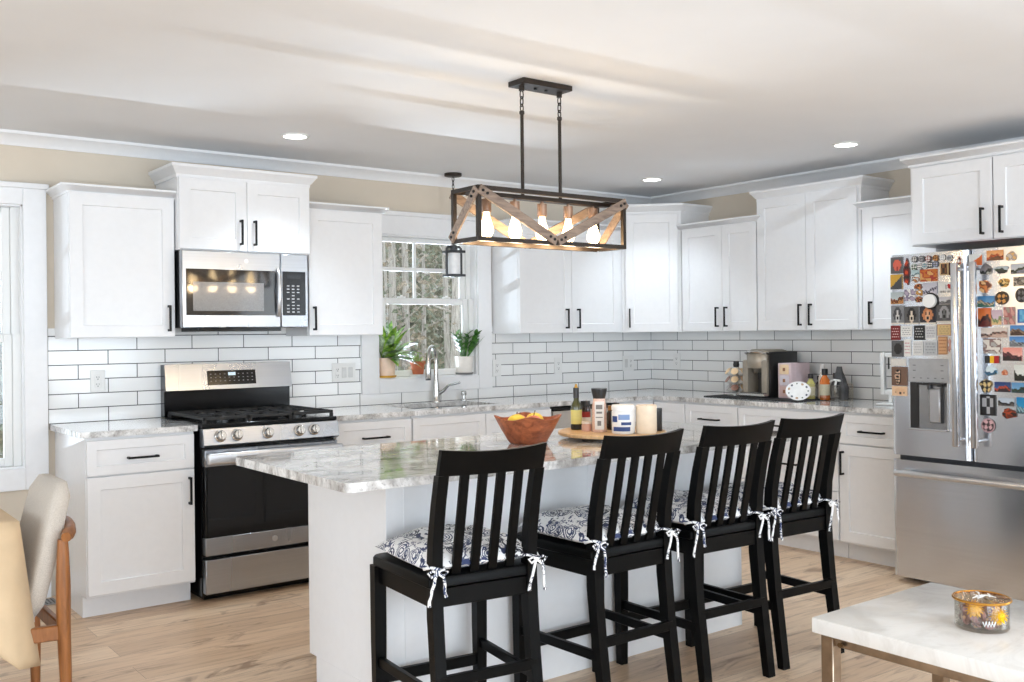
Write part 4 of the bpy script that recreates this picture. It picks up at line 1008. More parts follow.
fin('frame', bm, mat('lantern_grey_metal', (70, 72, 74), .35, metal=.5), t)
bm = B(); lathe(bm, [(.043, 1.766), (.043, 1.907), (.040, 1.907), (.040, 1.766), (.043, 1.766)], seg=28); fin('glass_shade', bm, mat('frosted_shade', (240, 240, 240), .25), t)
bm = B(); lathe(bm, [(0, 1.908), (.018, 1.908), (.018, 1.86), (0, 1.86)], seg=14); fin('socket', bm, BRONZE, t)

# recessed lights; the last four are unseen, added to brighten the ceiling by bounce
for (x, y), nm in zip(((-3.425, -.746), (-.714, -2.288), (-.721, -.734), (-5.5, -3.9), (-3.3, -5.1), (-1.1, -5.2), (-7.2, -2.6)), ('over the range', 'in front of the refrigerator wall', 'in the kitchen corner', 'added unseen beside the dining table', 'added unseen behind the marble table', 'added unseen in the room beyond the refrigerator', 'added unseen in the far left of the room')):
    t = thing('recessed_light', 'round white recessed ceiling light '+nm, 'ceiling light', (x, y, 0), 0, 'recessed ceiling lights')
    bm = B(); lathe(bm, [(.062, H-.0005), (.078, H-.0005), (.076, H-.006), (.062, H-.008), (.062, H-.0005)], seg=32); fin('trim_ring', bm, PLAST, t)
    bm = B(); lathe(bm, [(0, H-.001), (.062, H-.001), (.062, H-.005), (0, H-.005)], seg=32); fin('lens', bm, mat('lit_led_lens', (255, 255, 255), .5, emit=(255, 253, 248), es=7), t)
    l = bpy.data.lights.new('downlight', 'SPOT'); l.energy = (30 if y > -.74 else 46) if y > -2.4 and x > -4 else 16; l.color = (.78, .9, 1); l.spot_size = 1.75; l.spot_blend = .8; l.shadow_soft_size = .06
    lo = bpy.data.objects.new('downlight', l); COL.objects.link(lo); lo.parent = t; lo.location = (0, 0, H-.02)

# ------------------------------------------------------------------ plants on the sink sill
SILL = W2[2]+.012
def leaf(bm, base, dr, L, wd, bend, mi=0, fold=.25):
    dr = Vector(dr).normalized(); side = dr.cross(Vector((0, 0, 1)))
    side = side.normalized() if side.length > 1e-3 else Vector((1, 0, 0))
    n = 7; rows = []; p = Vector(base); d = dr.copy()
    for i in range(n+1):
        q = i/n; ww = wd*math.sin(PI*min(1, .12+.88*q))**.8 if q < 1 else .0005
        up = side.cross(d).normalized()
        rows.append([p-side*ww/2+up*ww*fold*.5, p, p+side*ww/2+up*ww*fold*.5])
        d = (d+Vector((0, 0, -bend/n))).normalized(); p = p+d*(L/n)
    V = [[bm.verts.new(x) for x in r] for r in rows]
    for a, b in zip(V, V[1:]):
        for k in (0, 1): bm.faces.new((a[k], a[k+1], b[k+1], b[k]))
    done(bm, mi)
def pot(name, label, loc, r0, r1, h, m, rim=0, saucer=None, soil=True):
    t = thing(name, label, 'potted plant', loc)
    prof = [(0, 0), (r0, 0), (r1, h-rim)] + ([(r1+.005, h-rim), (r1+.006, h)] if rim else [(r1, h)]) + [(r1-.006, h), (r1-.008, h-.015), (0, h-.015)]
    z = .008 if saucer else 0
    bm = B(); lathe(bm, prof, c=(0, 0, z), seg=24); fin('pot', bm, m, t)
    if saucer:
        bm = B(); R = r0*saucer[1]; lathe(bm, [(0, 0), (R*.9, 0), (R, .014), (R-.004, .014), (R*.88, .004), (0, .004)], seg=28); fin('saucer', bm, saucer[0], t)
    return t, z+h-.015
rd = random.Random(3)
LG1, LG2, LG3 = leafm('bright_green_leaf', (78, 130, 40), (164, 204, 80)), leafm('deep_green_leaf', (38, 84, 30), (92, 146, 60)), leafm('succulent_green', (120, 150, 92), (186, 206, 140))
VAR = leafm('variegated_leaf', (70, 110, 60), (206, 220, 190))
t, zt = pot('potted_plant', 'leafy plant in a pale peach pot with yellow saucer on the sink sill', (-2.438, .02, SILL), .056, .062, .122, mat('peach_glaze', (238, 208, 184), .35), saucer=(mat('yellow_saucer', (226, 172, 62), .35), 1.25))
bm = B()
for i in range(44):
    a = rd.uniform(0, 2*PI); el = rd.uniform(.5, 1.4)
    dx, dy = math.cos(a)*math.cos(el), math.sin(a)*math.cos(el)*(.5 if math.sin(a) > 0 else 1)
    if dx < 0: dx *= .22; dy -= .1
    leaf(bm, (.02*math.cos(a), .015*math.sin(a), zt), (dx, dy, math.sin(el)), rd.uniform(.15, .29), rd.uniform(.044, .066), rd.uniform(.5, 1.4), mi=0 if i % 3 else 1)
for k in range(7): leaf(bm, (.03, -.01, zt), (.9, -.3-.05*k, .9-.1*k), rd.uniform(.16, .25), .046, rd.uniform(.7, 1.4))
fin('foliage', bm, [LG1, VAR], t)
t, zt = pot('potted_plant', 'small succulent in a terracotta pot on the sink sill', (-2.185, .035, SILL), .036, .047, .092, mat('terracotta', (192, 108, 74), .75, var=.1), rim=.02, saucer=(PLAST, 1.7))
bm = B()
for i in range(26):
    a = rd.uniform(0, 2*PI); el = rd.uniform(.5, 1.5); leaf(bm, (.015*math.cos(a), .015*math.sin(a), zt), (math.cos(a)*math.cos(el), math.sin(a)*math.cos(el), math.sin(el)), rd.uniform(.035, .085), .02, .3)
fin('foliage', bm, LG3, t)
t, zt = pot('potted_plant', 'glossy upright plant in a white pot at the right end of the sink sill', (-1.815, .022, SILL), .054, .068, .118, mat('white_glaze', (240, 234, 226), .25), saucer=(mat('dark_saucer', (120, 118, 116), .4), 1.2))
bm = B()
for i in range(11):
    a = rd.uniform(0, 2*PI); el = rd.uniform(.95, 1.45); d = Vector((math.cos(a)*math.cos(el), math.sin(a)*math.cos(el)*.6-.1, math.sin(el))); L = rd.uniform(.13, .21)
    p0 = Vector((.02*math.cos(a), .02*math.sin(a), zt)); tube(bm, [p0, p0+d*L*.5, p0+d*L], [.004, .0035, .002], 6)
    for k in range(7):
        q = p0+d*L*(.3+.1*k); s = 1 if k % 2 else -1; leaf(bm, q, d+Vector((s*.8*math.cos(a+1.5), s*.8*math.sin(a+1.5), .1)), rd.uniform(.05, .08), .028, .5)
leaf(bm, (.03, 0, zt), (.5, -.3, .9), .2, .03, .3)
fin('foliage', bm, LG2, t)

# ------------------------------------------------------------------ things on the island
IZ = .914
def at(u, v, z): q = on(u, v, 2, z); return q.x, q.y
# wooden bowl: four raised corners
bx, by = at(528, 443, IZ)
bz = math.radians(12)
t = thing('wooden_bowl', 'reddish wooden bowl with four raised corners on the island', 'bowl', (bx, by, IZ), bz); t.scale = (1, 1, 1.14)
bm = B()
def bowl_ring(s, z, inn, lift):
    out = []
    for i in range(48):
        a = 2*PI*i/48; c, s_ = math.cos(a), math.sin(a); k = (abs(c)**3.2+abs(s_)**3.2)**(-1/3.2)
        cor = max(0, abs(math.sin(2*a)))**3
        out.append((s*k*c*(1+.04*cor)-0, s*k*s_*(1+.04*cor), z+lift*cor))
    return out
loft(bm, [bowl_ring(.060, 0, 0, 0), bowl_ring(.066, .004, 0, 0), bowl_ring(.092, .045, 0, .004), bowl_ring(.119, .088, 0, .014), bowl_ring(.114, .089, 0, .014), bowl_ring(.088, .05, 0, .004), bowl_ring(.06, .016, 0, 0), bowl_ring(.02, .012, 0, 0)])
fin('bowl', bm, ACACIA, t)
def fruit(x, y, z, r, m, label, lem=False):
    t = thing('fruit', label, 'fruit', (bx+x, by+y, IZ+z), 0, 'fruit in the wooden bowl')
    bm = B(); sph(bm, (0, 0, 0), r, (1.2, .95, .92) if lem else (1, 1, .92), u=20, v=14)
    if lem: sph(bm, (r*1.18, 0, 0), r*.22, u=8, v=6)
    fin('flesh', bm, m, t)
    bm = B(); cyl(bm, (0, 0, r*.84), (.003, 0, r*.84+.012), .0025, .002, seg=6); fin('stem', bm, mat('fruit_stem', (80, 60, 36), .7), t)
YEL = mat('yellow_fruit_skin', (236, 200, 70), .35, var=.12, scale=12); RED = mat('red_apple_skin', (214, 110, 84), .3, var=.4, scale=10)
fruit(-.048, .012, .088, .036, YEL, 'yellow fruit at the left in the wooden bowl', True)
fruit(.008, -.03, .084, .034, RED, 'reddish apple in the middle of the wooden bowl')
fruit(.052, .02, .090, .034, YEL, 'yellow fruit at the right in the wooden bowl', True)
fruit(-.005, .048, .084, .033, RED, 'reddish apple at the back of the wooden bowl')

tx, ty = at(612, 431.5, .94)
t = thing('lazy_susan', 'round bamboo turntable tray on the island', 'tray', (tx, ty, IZ))
bm = B(); lathe(bm, [(0, 0), (.13, 0), (.13, .014), (0, .014)], seg=32); fin('base', bm, DARKP, t)
bm = B(); lathe(bm, [(0, .014), (.225, .014), (.232, .018), (.232, .028), (.226, .031), (.218, .026), (0, .026)], seg=48); fin('turntable', bm, BAMBOO, t)
TZ = IZ+.0265
def put(u, v): return (*at(u, v, TZ), TZ)
GRP = 'jars and bottles on the turntable'
FACE = math.atan2(CAM.y-ty, CAM.x-tx)+PI/2     # local -y looks towards the seating side
t = thing('olive_oil_bottle', 'dark green olive oil bottle with yellow label on the turntable', 'bottle', put(576.5, 429.6), FACE, GRP); t.scale = (1, 1, .93)
bm = B(); lathe(bm, [(0, 0), (.023, 0), (.024, .004), (.024, .105), (.022, .118), (.0115, .14), (.011, .175), (0, .175)], seg=24); fin('glass_body', bm, mat('olive_glass', (66, 68, 22), .08, coat=.6), t)
bm = B(); lathe(bm, [(.0243, .028), (.0247, .028), (.0247, .095), (.0243, .095), (.0243, .028)], seg=24); lathe(bm, [(.0243, .004), (.0247, .004), (.0247, .024), (.0243, .024), (.0243, .004)], seg=24, mi=1); fin('label', bm, [mat('pale_yellow_label', (222, 212, 130), .5), mat('black_label', (30, 28, 26), .5)], t)
bm = B(); lathe(bm, [(0, .15), (.0128, .15), (.0128, .198), (0, .198)], seg=18); lathe(bm, [(0, .198), (.009, .198), (.006, .206), (.004, .216), (0, .216)], seg=14, mi=1); fin('cap', bm, [DARKP, mat('gold_cap', (206, 160, 80), .3, metal=.8)], t)
t = thing('sauce_jar', 'dark jar with red and white label right of the olive oil', 'jar', put(585.6, 428.2), FACE, GRP)
bm = B(); lathe(bm, [(0, 0), (.022, 0), (.022, .09), (.019, .1), (0, .1)], seg=20); fin('glass_body', bm, mat('dark_sauce', (44, 24, 20), .15, coat=.5), t)
bm = B(); lathe(bm, [(.0223, .03), (.0227, .03), (.0227, .05), (.0223, .05), (.0223, .03)], seg=20); lathe(bm, [(.0223, .05), (.0227, .05), (.0227, .075), (.0223, .075), (.0223, .05)], seg=20, mi=1); fin('label', bm, [mat('white_label', (232, 228, 222), .5), mat('red_label', (160, 44, 40), .5)], t)
bm = B(); lathe(bm, [(0, .1), (.0215, .1), (.0215, .122), (0, .122)], seg=20); fin('lid', bm, DARKP, t)
t = thing('small_spice_jar', 'short pinkish spice jar in front of the sauce jar', 'jar', put(586.8, 431.0), FACE, GRP)
bm = B(); lathe(bm, [(0, 0), (.0225, 0), (.0225, .026), (.018, .032), (0, .032)], seg=20); fin('glass_body', bm, mat('pink_spice', (206, 160, 140), .3), t)
bm = B(); lathe(bm, [(0, .032), (.022, .032), (.022, .041), (0, .041)], seg=20); fin('lid', bm, mat('cream_lid', (232, 220, 204), .4), t)
t = thing('salt_grinder', 'tall pink salt grinder with black flared lid on the turntable', 'grinder', put(599.5, 431.6), FACE, GRP); t.scale = (1, 1, .94)
bm = B(); lathe(bm, [(0, 0), (.03, 0), (.031, .004), (.031, .115), (.027, .14), (.026, .152), (0, .152)], seg=24); fin('glass_body', bm, mat('pink_salt', (226, 190, 172), .25, var=.2, scale=180), t)
bm = B(); lathe(bm, [(0, .152), (.026, .152), (.027, .158), (.034, .19), (.034, .198), (0, .2)], seg=24); fin('lid', bm, DARKP, t)
bm = B(); box(bm, -.019, .021, -.0335, -.029, .012, .14, .001); lb = fin('label', bm, mat('clear_white_label', (226, 222, 216), .4), t)
bm = B()
for z0, z1, ww in ((.105, .125, .014), (.085, .094, .012), (.03, .052, .008), (.066, .07, .015)): box(bm, -ww, ww, -.0342, -.0334, z0, z1)
fin('label_print', bm, mat('grey_print', (120, 116, 112), .5), lb)
t = thing('extract_bottle', 'small amber and black bottle between grinder and tub', 'bottle', put(611, 429.6), FACE, GRP)
bm = B(); lathe(bm, [(0, 0), (.019, 0), (.019, .07), (.012, .085), (0, .085)], seg=18); fin('glass_body', bm, mat('amber_black_glass', (40, 26, 16), .12, coat=.5), t)
bm = B(); lathe(bm, [(0, .085), (.013, .085), (.013, .105), (0, .105)], seg=16); fin('cap', bm, mat('amber_cap', (168, 124, 72), .4), t)
t = thing('supplement_tub', 'white plastic tub with blue label on the turntable', 'tub', put(623.5, 433.2), FACE, GRP)
bm = B(); lathe(bm, [(0, 0), (.046, 0), (.049, .005), (.049, .092), (.044, .098), (0, .098)], seg=32); fin('tub_body', bm, PLAST, t)
bm = B(); lathe(bm, [(0, .098), (.05, .098), (.05, .116), (.047, .12), (0, .12)], seg=32); fin('lid', bm, PLAST, t)
bm = B()
def wrap(a0, a1, z0, z1, r, mi=0, n=10):
    V = [[bm.verts.new((r*math.sin(a), -r*math.cos(a), z)) for a in [a0+(a1-a0)*i/n for i in range(n+1)]] for z in (z0, z1)]
    for i in range(n): bm.faces.new((V[0][i], V[0][i+1], V[1][i+1], V[1][i]))
    done(bm, mi)
wrap(-1.0, .6, .012, .03, .0495); wrap(-1.2, -.55, .05, .075, .0495); wrap(-.45, .55, .06, .082, .0495, 1); wrap(-.2, .7, .038, .05, .0495)
fin('label', bm, [mat('blue_label_print', (46, 72, 130), .5), mat('light_blue_label_print', (130, 156, 200), .5)], t)
t = thing('candle_jar', 'tall cream candle jar between the tub and black can', 'candle', put(646.5, 433.0), FACE, GRP)
bm = B(); lathe(bm, [(0, 0), (.043, 0), (.044, .004), (.044, .118), (.040, .118), (.040, .105), (0, .105)], seg=28); fin('jar', bm, mat('cream_wax', (240, 220, 194), .3), t)
bm = B(); cyl(bm, (0, 0, .105), (0, 0, .116), .0015, seg=6); fin('wick', bm, DARKP, t)
t = thing('black_canister', 'black canister at the right edge of the turntable', 'canister', put(656.6, 430.6), FACE, GRP)
bm = B(); lathe(bm, [(0, 0), (.023, 0), (.024, .003), (.024, .085), (0, .085)], seg=22); fin('can', bm, mat('matte_black_can', (20, 19, 19), .4), t)
bm = B(); lathe(bm, [(0, .085), (.0245, .085), (.0245, .097), (0, .097)], seg=22); fin('lid', bm, DARKP, t)

# ------------------------------------------------------------------ things on the coffee counter
CZ = .914
bm = B(); prism(bm, rounded(-.50, -.12, -1.78, -.98, .02), CZ, CZ+.006); tag(fin('counter_mat', bm, mat('black_drying_mat', (26, 25, 26), .8, var=.3, scale=120)), 'thin black mat under the coffee maker', 'mat')
MZ = CZ+.0065
# pod carousel
q = on(737, 392, 2, MZ); cxp, cyp = -.29, -1.105
t = thing('pod_carousel', 'wire coffee pod carousel with black knob on the mat', 'carousel', (cxp, cyp, MZ))
bm = B(); lathe(bm, [(0, 0), (.07, 0), (.07, .008), (0, .01)], seg=24); cyl(bm, (0, 0, .008), (0, 0, .2), .006); 
RZ = (.055, .112, .168)
for z in RZ:
    tube(bm, [(.056*math.cos(2*PI*i/24), .056*math.sin(2*PI*i/24), z) for i in range(24)], .0018, 5, closed=True)
    for k in range(6):
        a = 2*PI*k/6; tube(bm, [(.006*math.cos(a), .006*math.sin(a), z), (.056*math.cos(a), .056*math.sin(a), z)], .0018, 5)
fin('wire_rack', bm, CHROME, t)
bm = B(); lathe(bm, [(0, .195), (.018, .195), (.022, .212), (.018, .235), (0, .238)], seg=16); fin('knob', bm, DARKP, t)
podcols = [('cream', (236, 204, 160)), ('tan', (206, 170, 140)), ('grey', (190, 184, 180)), ('brown', (150, 110, 92))]
pm = {c: mat(c+'_pod_foil', rgb, .3) for c, rgb in podcols}
pb = mat('pod_cup', (226, 222, 216), .4)
first = {}
for lv, z in enumerate(RZ):
    for k in range(6):
        c = podcols[(0 if lv == 2 else (k+lv) % 4)][0]; a = 2*PI*(k+.5)/6
        lab = c+' coffee pod on the '+('bottom', 'middle', 'top')[lv]+' carousel tier, facing '+('the tile', 'the sink wall', 'the corner', 'the room', 'the front', 'the coffee maker')[k]
        if c not in first:
            t2 = thing('coffee_pod', lab, 'coffee pod', (0, 0, 0), 0, 'coffee pods on the carousel')
            bm = B(); lathe(bm, [(0, -.04), (.017, -.04), (.0225, 0), (0, 0)], seg=14); fin('cup', bm, pb, t2)
            bm = B(); lathe(bm, [(0, 0), (.026, 0), (.026, .003), (0, .004)], seg=16); fin('foil_lid', bm, pm[c], t2); first[c] = t2
        else: t2 = dup(first[c], (0, 0, 0), 0, lab)
        t2.location = (cxp+.062*math.cos(a), cyp+.062*math.sin(a), MZ+z); t2.rotation_euler = (0, .95, a)
# coffee maker (front looks into the room, -x)
t = thing('coffee_maker', 'bronze-grey single-serve coffee maker on the black mat', 'coffee maker', (-.17, -1.345, MZ), RB); t.scale = (.86, .95, 1.0)
CM, CMD = mat('warm_grey_plastic', (158, 148, 134), .3, metal=.3, var=.04), mat('coffee_maker_black', (26, 25, 25), .3)
bm = B(); box(bm, -.12, .12, -.10, .10, 0, .30, .02, seg=3); fin('rear_tank', bm, CMD, t)
bm = B(); box(bm, .121, .135, -.215, .098, 0, .305, .006, seg=2); fin('side_panel', bm, CMD, t)
for k in (-1, 1): bm = B(); box(bm, k*.0925-.0275, k*.0925+.0275, -.235, -.10, .0, .25, .012, seg=2); fin('side_column', bm, CM, t)
bm = B(); box(bm, -.066, .066, -.12, -.098, .03, .25); fin('recess', bm, mat('recess_grey', (66, 66, 66), .4), t)
bm = B(); rings = []
for z, o in ((.195, .004), (.2, 0), (.285, 0), (.312, .02), (.322, .05)):
    P = []
    for i in range(21):
        a = PI+PI*i/20; P.append(((.122-o*.6)*math.cos(a), -.13+(.125-o)*math.sin(a), z))
    P += [(.122-o*.6, .02-o, z), (-.122+o*.6, .02-o, z)]
    rings.append(P)
loft(bm, rings); hd = fin('brew_head', bm, CM, t)
bm = B(); lathe(bm, [(0, .165), (.05, .165), (.055, .172), (.055, .24), (0, .24)], c=(0, -.165, 0), seg=24); fin('pod_housing', bm, mat('dark_warm_grey', (92, 88, 80), .3, metal=.3), t)
bm = B(); tube(bm, [(-.118, -.14, .28), (-.10, -.215, .297), (-.05, -.25, .305), (0, -.262, .306), (.05, -.25, .305), (.10, -.215, .297), (.118, -.14, .28)], .009, 8); fin('handle', bm, CHROME, t)
bm = B(); box(bm, -.12, .12, -.27, -.1, 0, .028, .008, seg=2); box(bm, -.115, .115, -.268, -.12, .028, .034, .002, mi=1); fin('drip_tray', bm, [CMD, CHROME], t)
# pink tea organiser with boxes
t = thing('tea_organizer', 'pale pink organizer box with stacked drawers beside the coffee maker', 'box', (-.13, -1.545, MZ), RB); t.scale = (.8, .72, 1.1)
PKM = mat('pale_pink_card', (222, 200, 204), .6)
bm = B(); box(bm, -.065, .065, -.28, 0, 0, .21, .003); fin('box_body', bm, PKM, t)
for i, (c, nm) in enumerate((((222, 190, 186), 'rose'), ((226, 216, 222), 'lilac'), ((240, 212, 172), 'gold'))):
    bm = B(); box(bm, -.045, .045, -.286, -.279, .012+i*.066, .07+i*.066, .002); box(bm, -.012, .012, -.288, -.285, .03+i*.066, .05+i*.066, mi=1); fin('tea_packet', bm, [mat(nm+'_packet', c, .5), mat('packet_emblem', (160, 110, 80), .5)], t)
# decorated plate / spoon rest leaning on the bin
t = thing('decorated_plate', 'white scalloped plate with small flowers leaning in front of the bottle bin', 'plate', (-.44, -1.735, CZ+.003), math.radians(-58)); t.scale = (.92,)*3
Mp = Matrix.Translation((0, 0, .068)) @ Matrix.Rotation(math.radians(78), 4, 'X')
bm = B(); lathe(bm, [(0, 0), (.05, 0), (.085, .008), (.085, .012), (.05, .004), (0, .004)], seg=40, M=Mp @ Matrix.Diagonal((1, .78, 1, 1))); fin('dish', bm, mat('white_porcelain', (244, 243, 241), .15), t)
bm = B()
for i in range(11):
    a = 2*PI*i/11; lathe(bm, [(0, 0), (.006+.002*(i % 3), 0), (.005, .0012), (0, .0012)], c=(.066*math.cos(a), .052*math.sin(a), .0085), seg=7, mi=i % 3, M=Mp)
fin('painted_flowers', bm, [mat('sage_motif', (120, 128, 116), .4), mat('slate_motif', (86, 90, 104), .4), mat('tan_motif', (190, 160, 130), .4)], t)
# clear bin with bottles
bcx, bcy = -.20, -1.775
bm = B(); a, b, c, d, h = bcx-.10, bcx+.10, bcy-.13, bcy+.13, .105
for qd in ((a, a+.003, c, d, CZ, CZ+h), (b-.003, b, c, d, CZ, CZ+h), (a, b, c, c+.003, CZ, CZ+h), (a, b, d-.003, d, CZ, CZ+h), (a, b, c, d, CZ, CZ+.003)): box(bm, *qd)
tag(fin('storage_bin', bm, JARG), 'clear plastic bin of bottles on the coffee counter', 'bin')
def bottle(x, y, r, h, rgb, capc, label, lab=None, caph=.03):
    t = thing('syrup_bottle', label, 'bottle', (x, y, CZ+.0035), RB, 'bottles in the clear bin')
    bm = B(); lathe(bm, [(0, 0), (r, 0), (r, h*.62), (r*.45, h*.78), (r*.42, h-caph), (0, h-caph)], seg=18); fin('glass_body', bm, mat('bottle_%d_%d_%d' % rgb, rgb, .12, coat=.5), t)
    bm = B(); lathe(bm, [(0, h-caph), (r*.62, h-caph), (r*.62, h), (0, h)], seg=16); fin('cap', bm, mat('cap_%d_%d_%d' % capc, capc, .4), t)
    if lab:
        bm = B(); lathe(bm, [(r+.0003, h*.15), (r+.0008, h*.15), (r+.0008, h*.5), (r+.0003, h*.5), (r+.0003, h*.15)], seg=18); fin('label', bm, mat('lab_%d_%d_%d' % lab, lab, .5), t)
bottle(bcx-.05, bcy+.085, .028, .165, (206, 200, 120), (36, 30, 30), 'pale yellow syrup bottle with dark cap at the left of the clear bin', (226, 222, 190))
bottle(bcx+.05, bcy+.09, .024, .15, (60, 50, 46), (24, 24, 24), 'short dark bottle behind the pale yellow syrup bottle')
bottle(bcx+.0, bcy+.03, .026, .225, (238, 226, 214), (240, 236, 232), 'tall slim white bottle in the middle of the clear bin', None, .05)
bottle(bcx-.045, bcy-.02, .032, .20, (206, 110, 40), (30, 28, 28), 'orange syrup bottle with black cap in the clear bin', (232, 228, 206), .04)
bottle(bcx+.055, bcy-.03, .026, .17, (150, 160, 170), (60, 60, 64), 'grey blue bottle at the back of the clear bin')
t = thing('grey_pouch', 'dark grey pouch with white tie standing at the right end of the clear bin', 'pouch', (bcx, bcy-.098, CZ+.0035), RB)
bm = B(); loft(bm, [[(x*k, y*k2, z) for x, y in ((-.05, -.022), (0, -.026), (.05, -.022), (.05, .022), (0, .026), (-.05, .022))] for z, k, k2 in ((0, 1, 1), (.08, 1.05, 1.05), (.14, .7, .8), (.185, .36, .5), (.215, .3, .3))]); fin('bag', bm, mat('dark_grey_foil', (84, 84, 86), .3, metal=.4, var=.3, scale=25), t)
bm = B(); tube(bm, [(-.05, -.03, .115), (-.02, -.035, .13), (.03, -.033, .125)], .007, 8); tube(bm, [(0, -.034, .128), (-.005, -.04, .09), (0, -.036, .05)], .007, 8); fin('tie', bm, PLAST, t)
# white stand next to the refrigerator
t = thing('towel_stand', 'slim white upright stand on the counter squeezed against the refrigerator', 'stand', (-.32, -2.27, CZ), RB)
bm = B(); box(bm, -.02, .16, -.07, .07, 0, .012, .004); box(bm, .03, .055, -.012, .012, .012, .07, .003); fin('base', bm, PLAST, t)
bm = B(); box(bm, -.022, .006, -.014, .014, .06, .315, .005, seg=2); box(bm, .006, .07, -.012, .012, .06, .09, .004); box(bm, .006, .07, -.012, .012, .285, .312, .004); fin('upright', bm, PLAST, t)
bm = B(); box(bm, .034, .042, -.02, -.012, .215, .285, .002); fin('clip', bm, DARKP, t)

# ------------------------------------------------------------------ dining corner
TX1, TYN, TYF, TXL, TH = -5.06, -2.13, -1.15, -6.25, .768
t = thing('dining_table', 'dining table hidden under a tan cloth by the left window', 'table', ((TX1+TXL)/2, (TYN+TYF)/2, 0))
bm = B(); hx, hy = (TX1-TXL)/2-.012, (TYF-TYN)/2-.012; box(bm, -hx, hx, -hy, hy, TH-.035, TH-.004, .004); fin('tabletop', bm, TEAK, t)
for sx in (-1, 1):
    for sy in (-1, 1):
        bm = B(); loft(bm, [[(sx*(hx-.45)+a*k, sy*(hy-.12)+b*k, z) for a, b in ((-1, -1), (1, -1), (1, 1), (-1, 1))] for z, k in ((0, .018), (TH-.035, .03))]); fin('leg', bm, TEAK, t)
# cloth: top plus skirt whose hem drops at the corners and rests short above the chair seat
def cloth():
    bm = B(); per = []; N = 44
    c = [(TX1, TYN), (TX1, TYF), (TXL, TYF), (TXL, TYN)]
    nrm = [(1, 0), (0, 1), (-1, 0), (0, -1)]
    for k in range(4):
        a, b = Vector(c[k]), Vector(c[(k+1) % 4])
        for i in range(N):
            q = i/N; p = a+(b-a)*q; n = Vector(nrm[k])
            if i == 0: n = (Vector(nrm[k])+Vector(nrm[k-1])).normalized()*1.1
            per.append((p, n, k, q, (b-a).length))
    rings = []; M_ = 14
    for r in range(M_+1):
        f = r/M_; ring = []
        for p, n, k, q, L in per:
            e = min(q, 1-q)*L; corner = max(0, 1-e/(.13 if k == 3 else .06))
            drop = .355+.11*corner**1.2
            if k == 0 and corner < .05: drop = .285
            elif k == 0: drop = .285+.18*max(0, corner)
            fold = .016*math.sin(q*L*19+k)*f*(1-corner)
            out = .004+.025*f+.07*f*corner+fold+(.055*f if k == 3 else 0)*(1 if corner < .9 else .6)
            if k == 0: out = .004+.012*f+.05*f*corner
            zz = TH+.002-drop*f
            ring.append((p.x+n.x*out, p.y+n.y*out, zz))
        rings.append(ring)
    R = loft(bm, rings, cap=False)
    bm.faces.new([v for v in R[0]])
    done(bm, 0)
    return bm
o = fin('tablecloth', cloth(), LINEN, ang=80); tag(o, 'tan linen cloth draped over the dining table', 'tablecloth')
md = o.modifiers.new('thickness', 'SOLIDIFY'); md.thickness = .0025; md.offset = 1
# dining chair facing the table (-x): local +y is the sitting direction
t = thing('dining_chair', 'teak dining chair with oatmeal tweed back tucked at the cloth-covered table', 'chair', (-5.135, -1.955, 0), PI/2)
for s in (-1, 1):
    bm = B(); tube(bm, [(s*.225, -.205, 0), (s*.225, -.205, .25), (s*.225, -.2, .42), (s*.225, -.2, .55), (s*.225, -.2, .66), (s*.225, -.2, .705)], [.014, .019, .022, .023, .019, .016], 14); fin('rear_leg', bm, TEAK, t)
    bm = B(); tube(bm, [(s*.215, .19, 0), (s*.215, .19, .25), (s*.215, .19, .43)], [.013, .018, .021], 14); fin('front_leg', bm, TEAK, t)
bm = B()
for s in (-1, 1): beam(bm, (s*.222, .19, .415), (s*.222, -.2, .402), .022, .05, bev=.004)
beam(bm, (-.215, .19, .415), (.215, .19, .415), .022, .05, bev=.004); beam(bm, (-.222, -.2, .402), (.222, -.2, .402), .022, .05, bev=.004)
fin('seat_frame', bm, TEAK, t)
bm = B(); box(bm, -.208, .208, -.12, .20, .42, .475, .02, seg=3); fin('seat_cushion', bm, TWEED, t)
bm = B(); pts = []
for i in range(15):
    a = -1+2*i/14; pts.append((a*.25, -.205-.055*(1-a*a), .715+.012*(1-a*a)))
tube(bm, pts, [.016]+[.021]*2+[.018]*9+[.021]*2+[.016], 12); fin('back_rail', bm, TEAK, t)
bm = B(); rings = []
nn = 10
for i in range(nn+1):
    q = i/nn; z = .44+.44*q; y = -.115-.105*q; wv = .175+.02*math.sin(q*PI); tk = .036
    if i in (0, nn): wv -= .03; tk = .02
    P = []
    for k in range(24):
        a = 2*PI*k/24; c_, s_ = math.cos(a), math.sin(a)
        P.append((wv*math.copysign(abs(c_)**.35, c_), y+tk*math.copysign(abs(s_)**.45, s_)+.02*(1-(c_)**2)*0, z))
    rings.append(P)
loft(bm, rings); fin('backrest', bm, TWEED, t, ang=60)

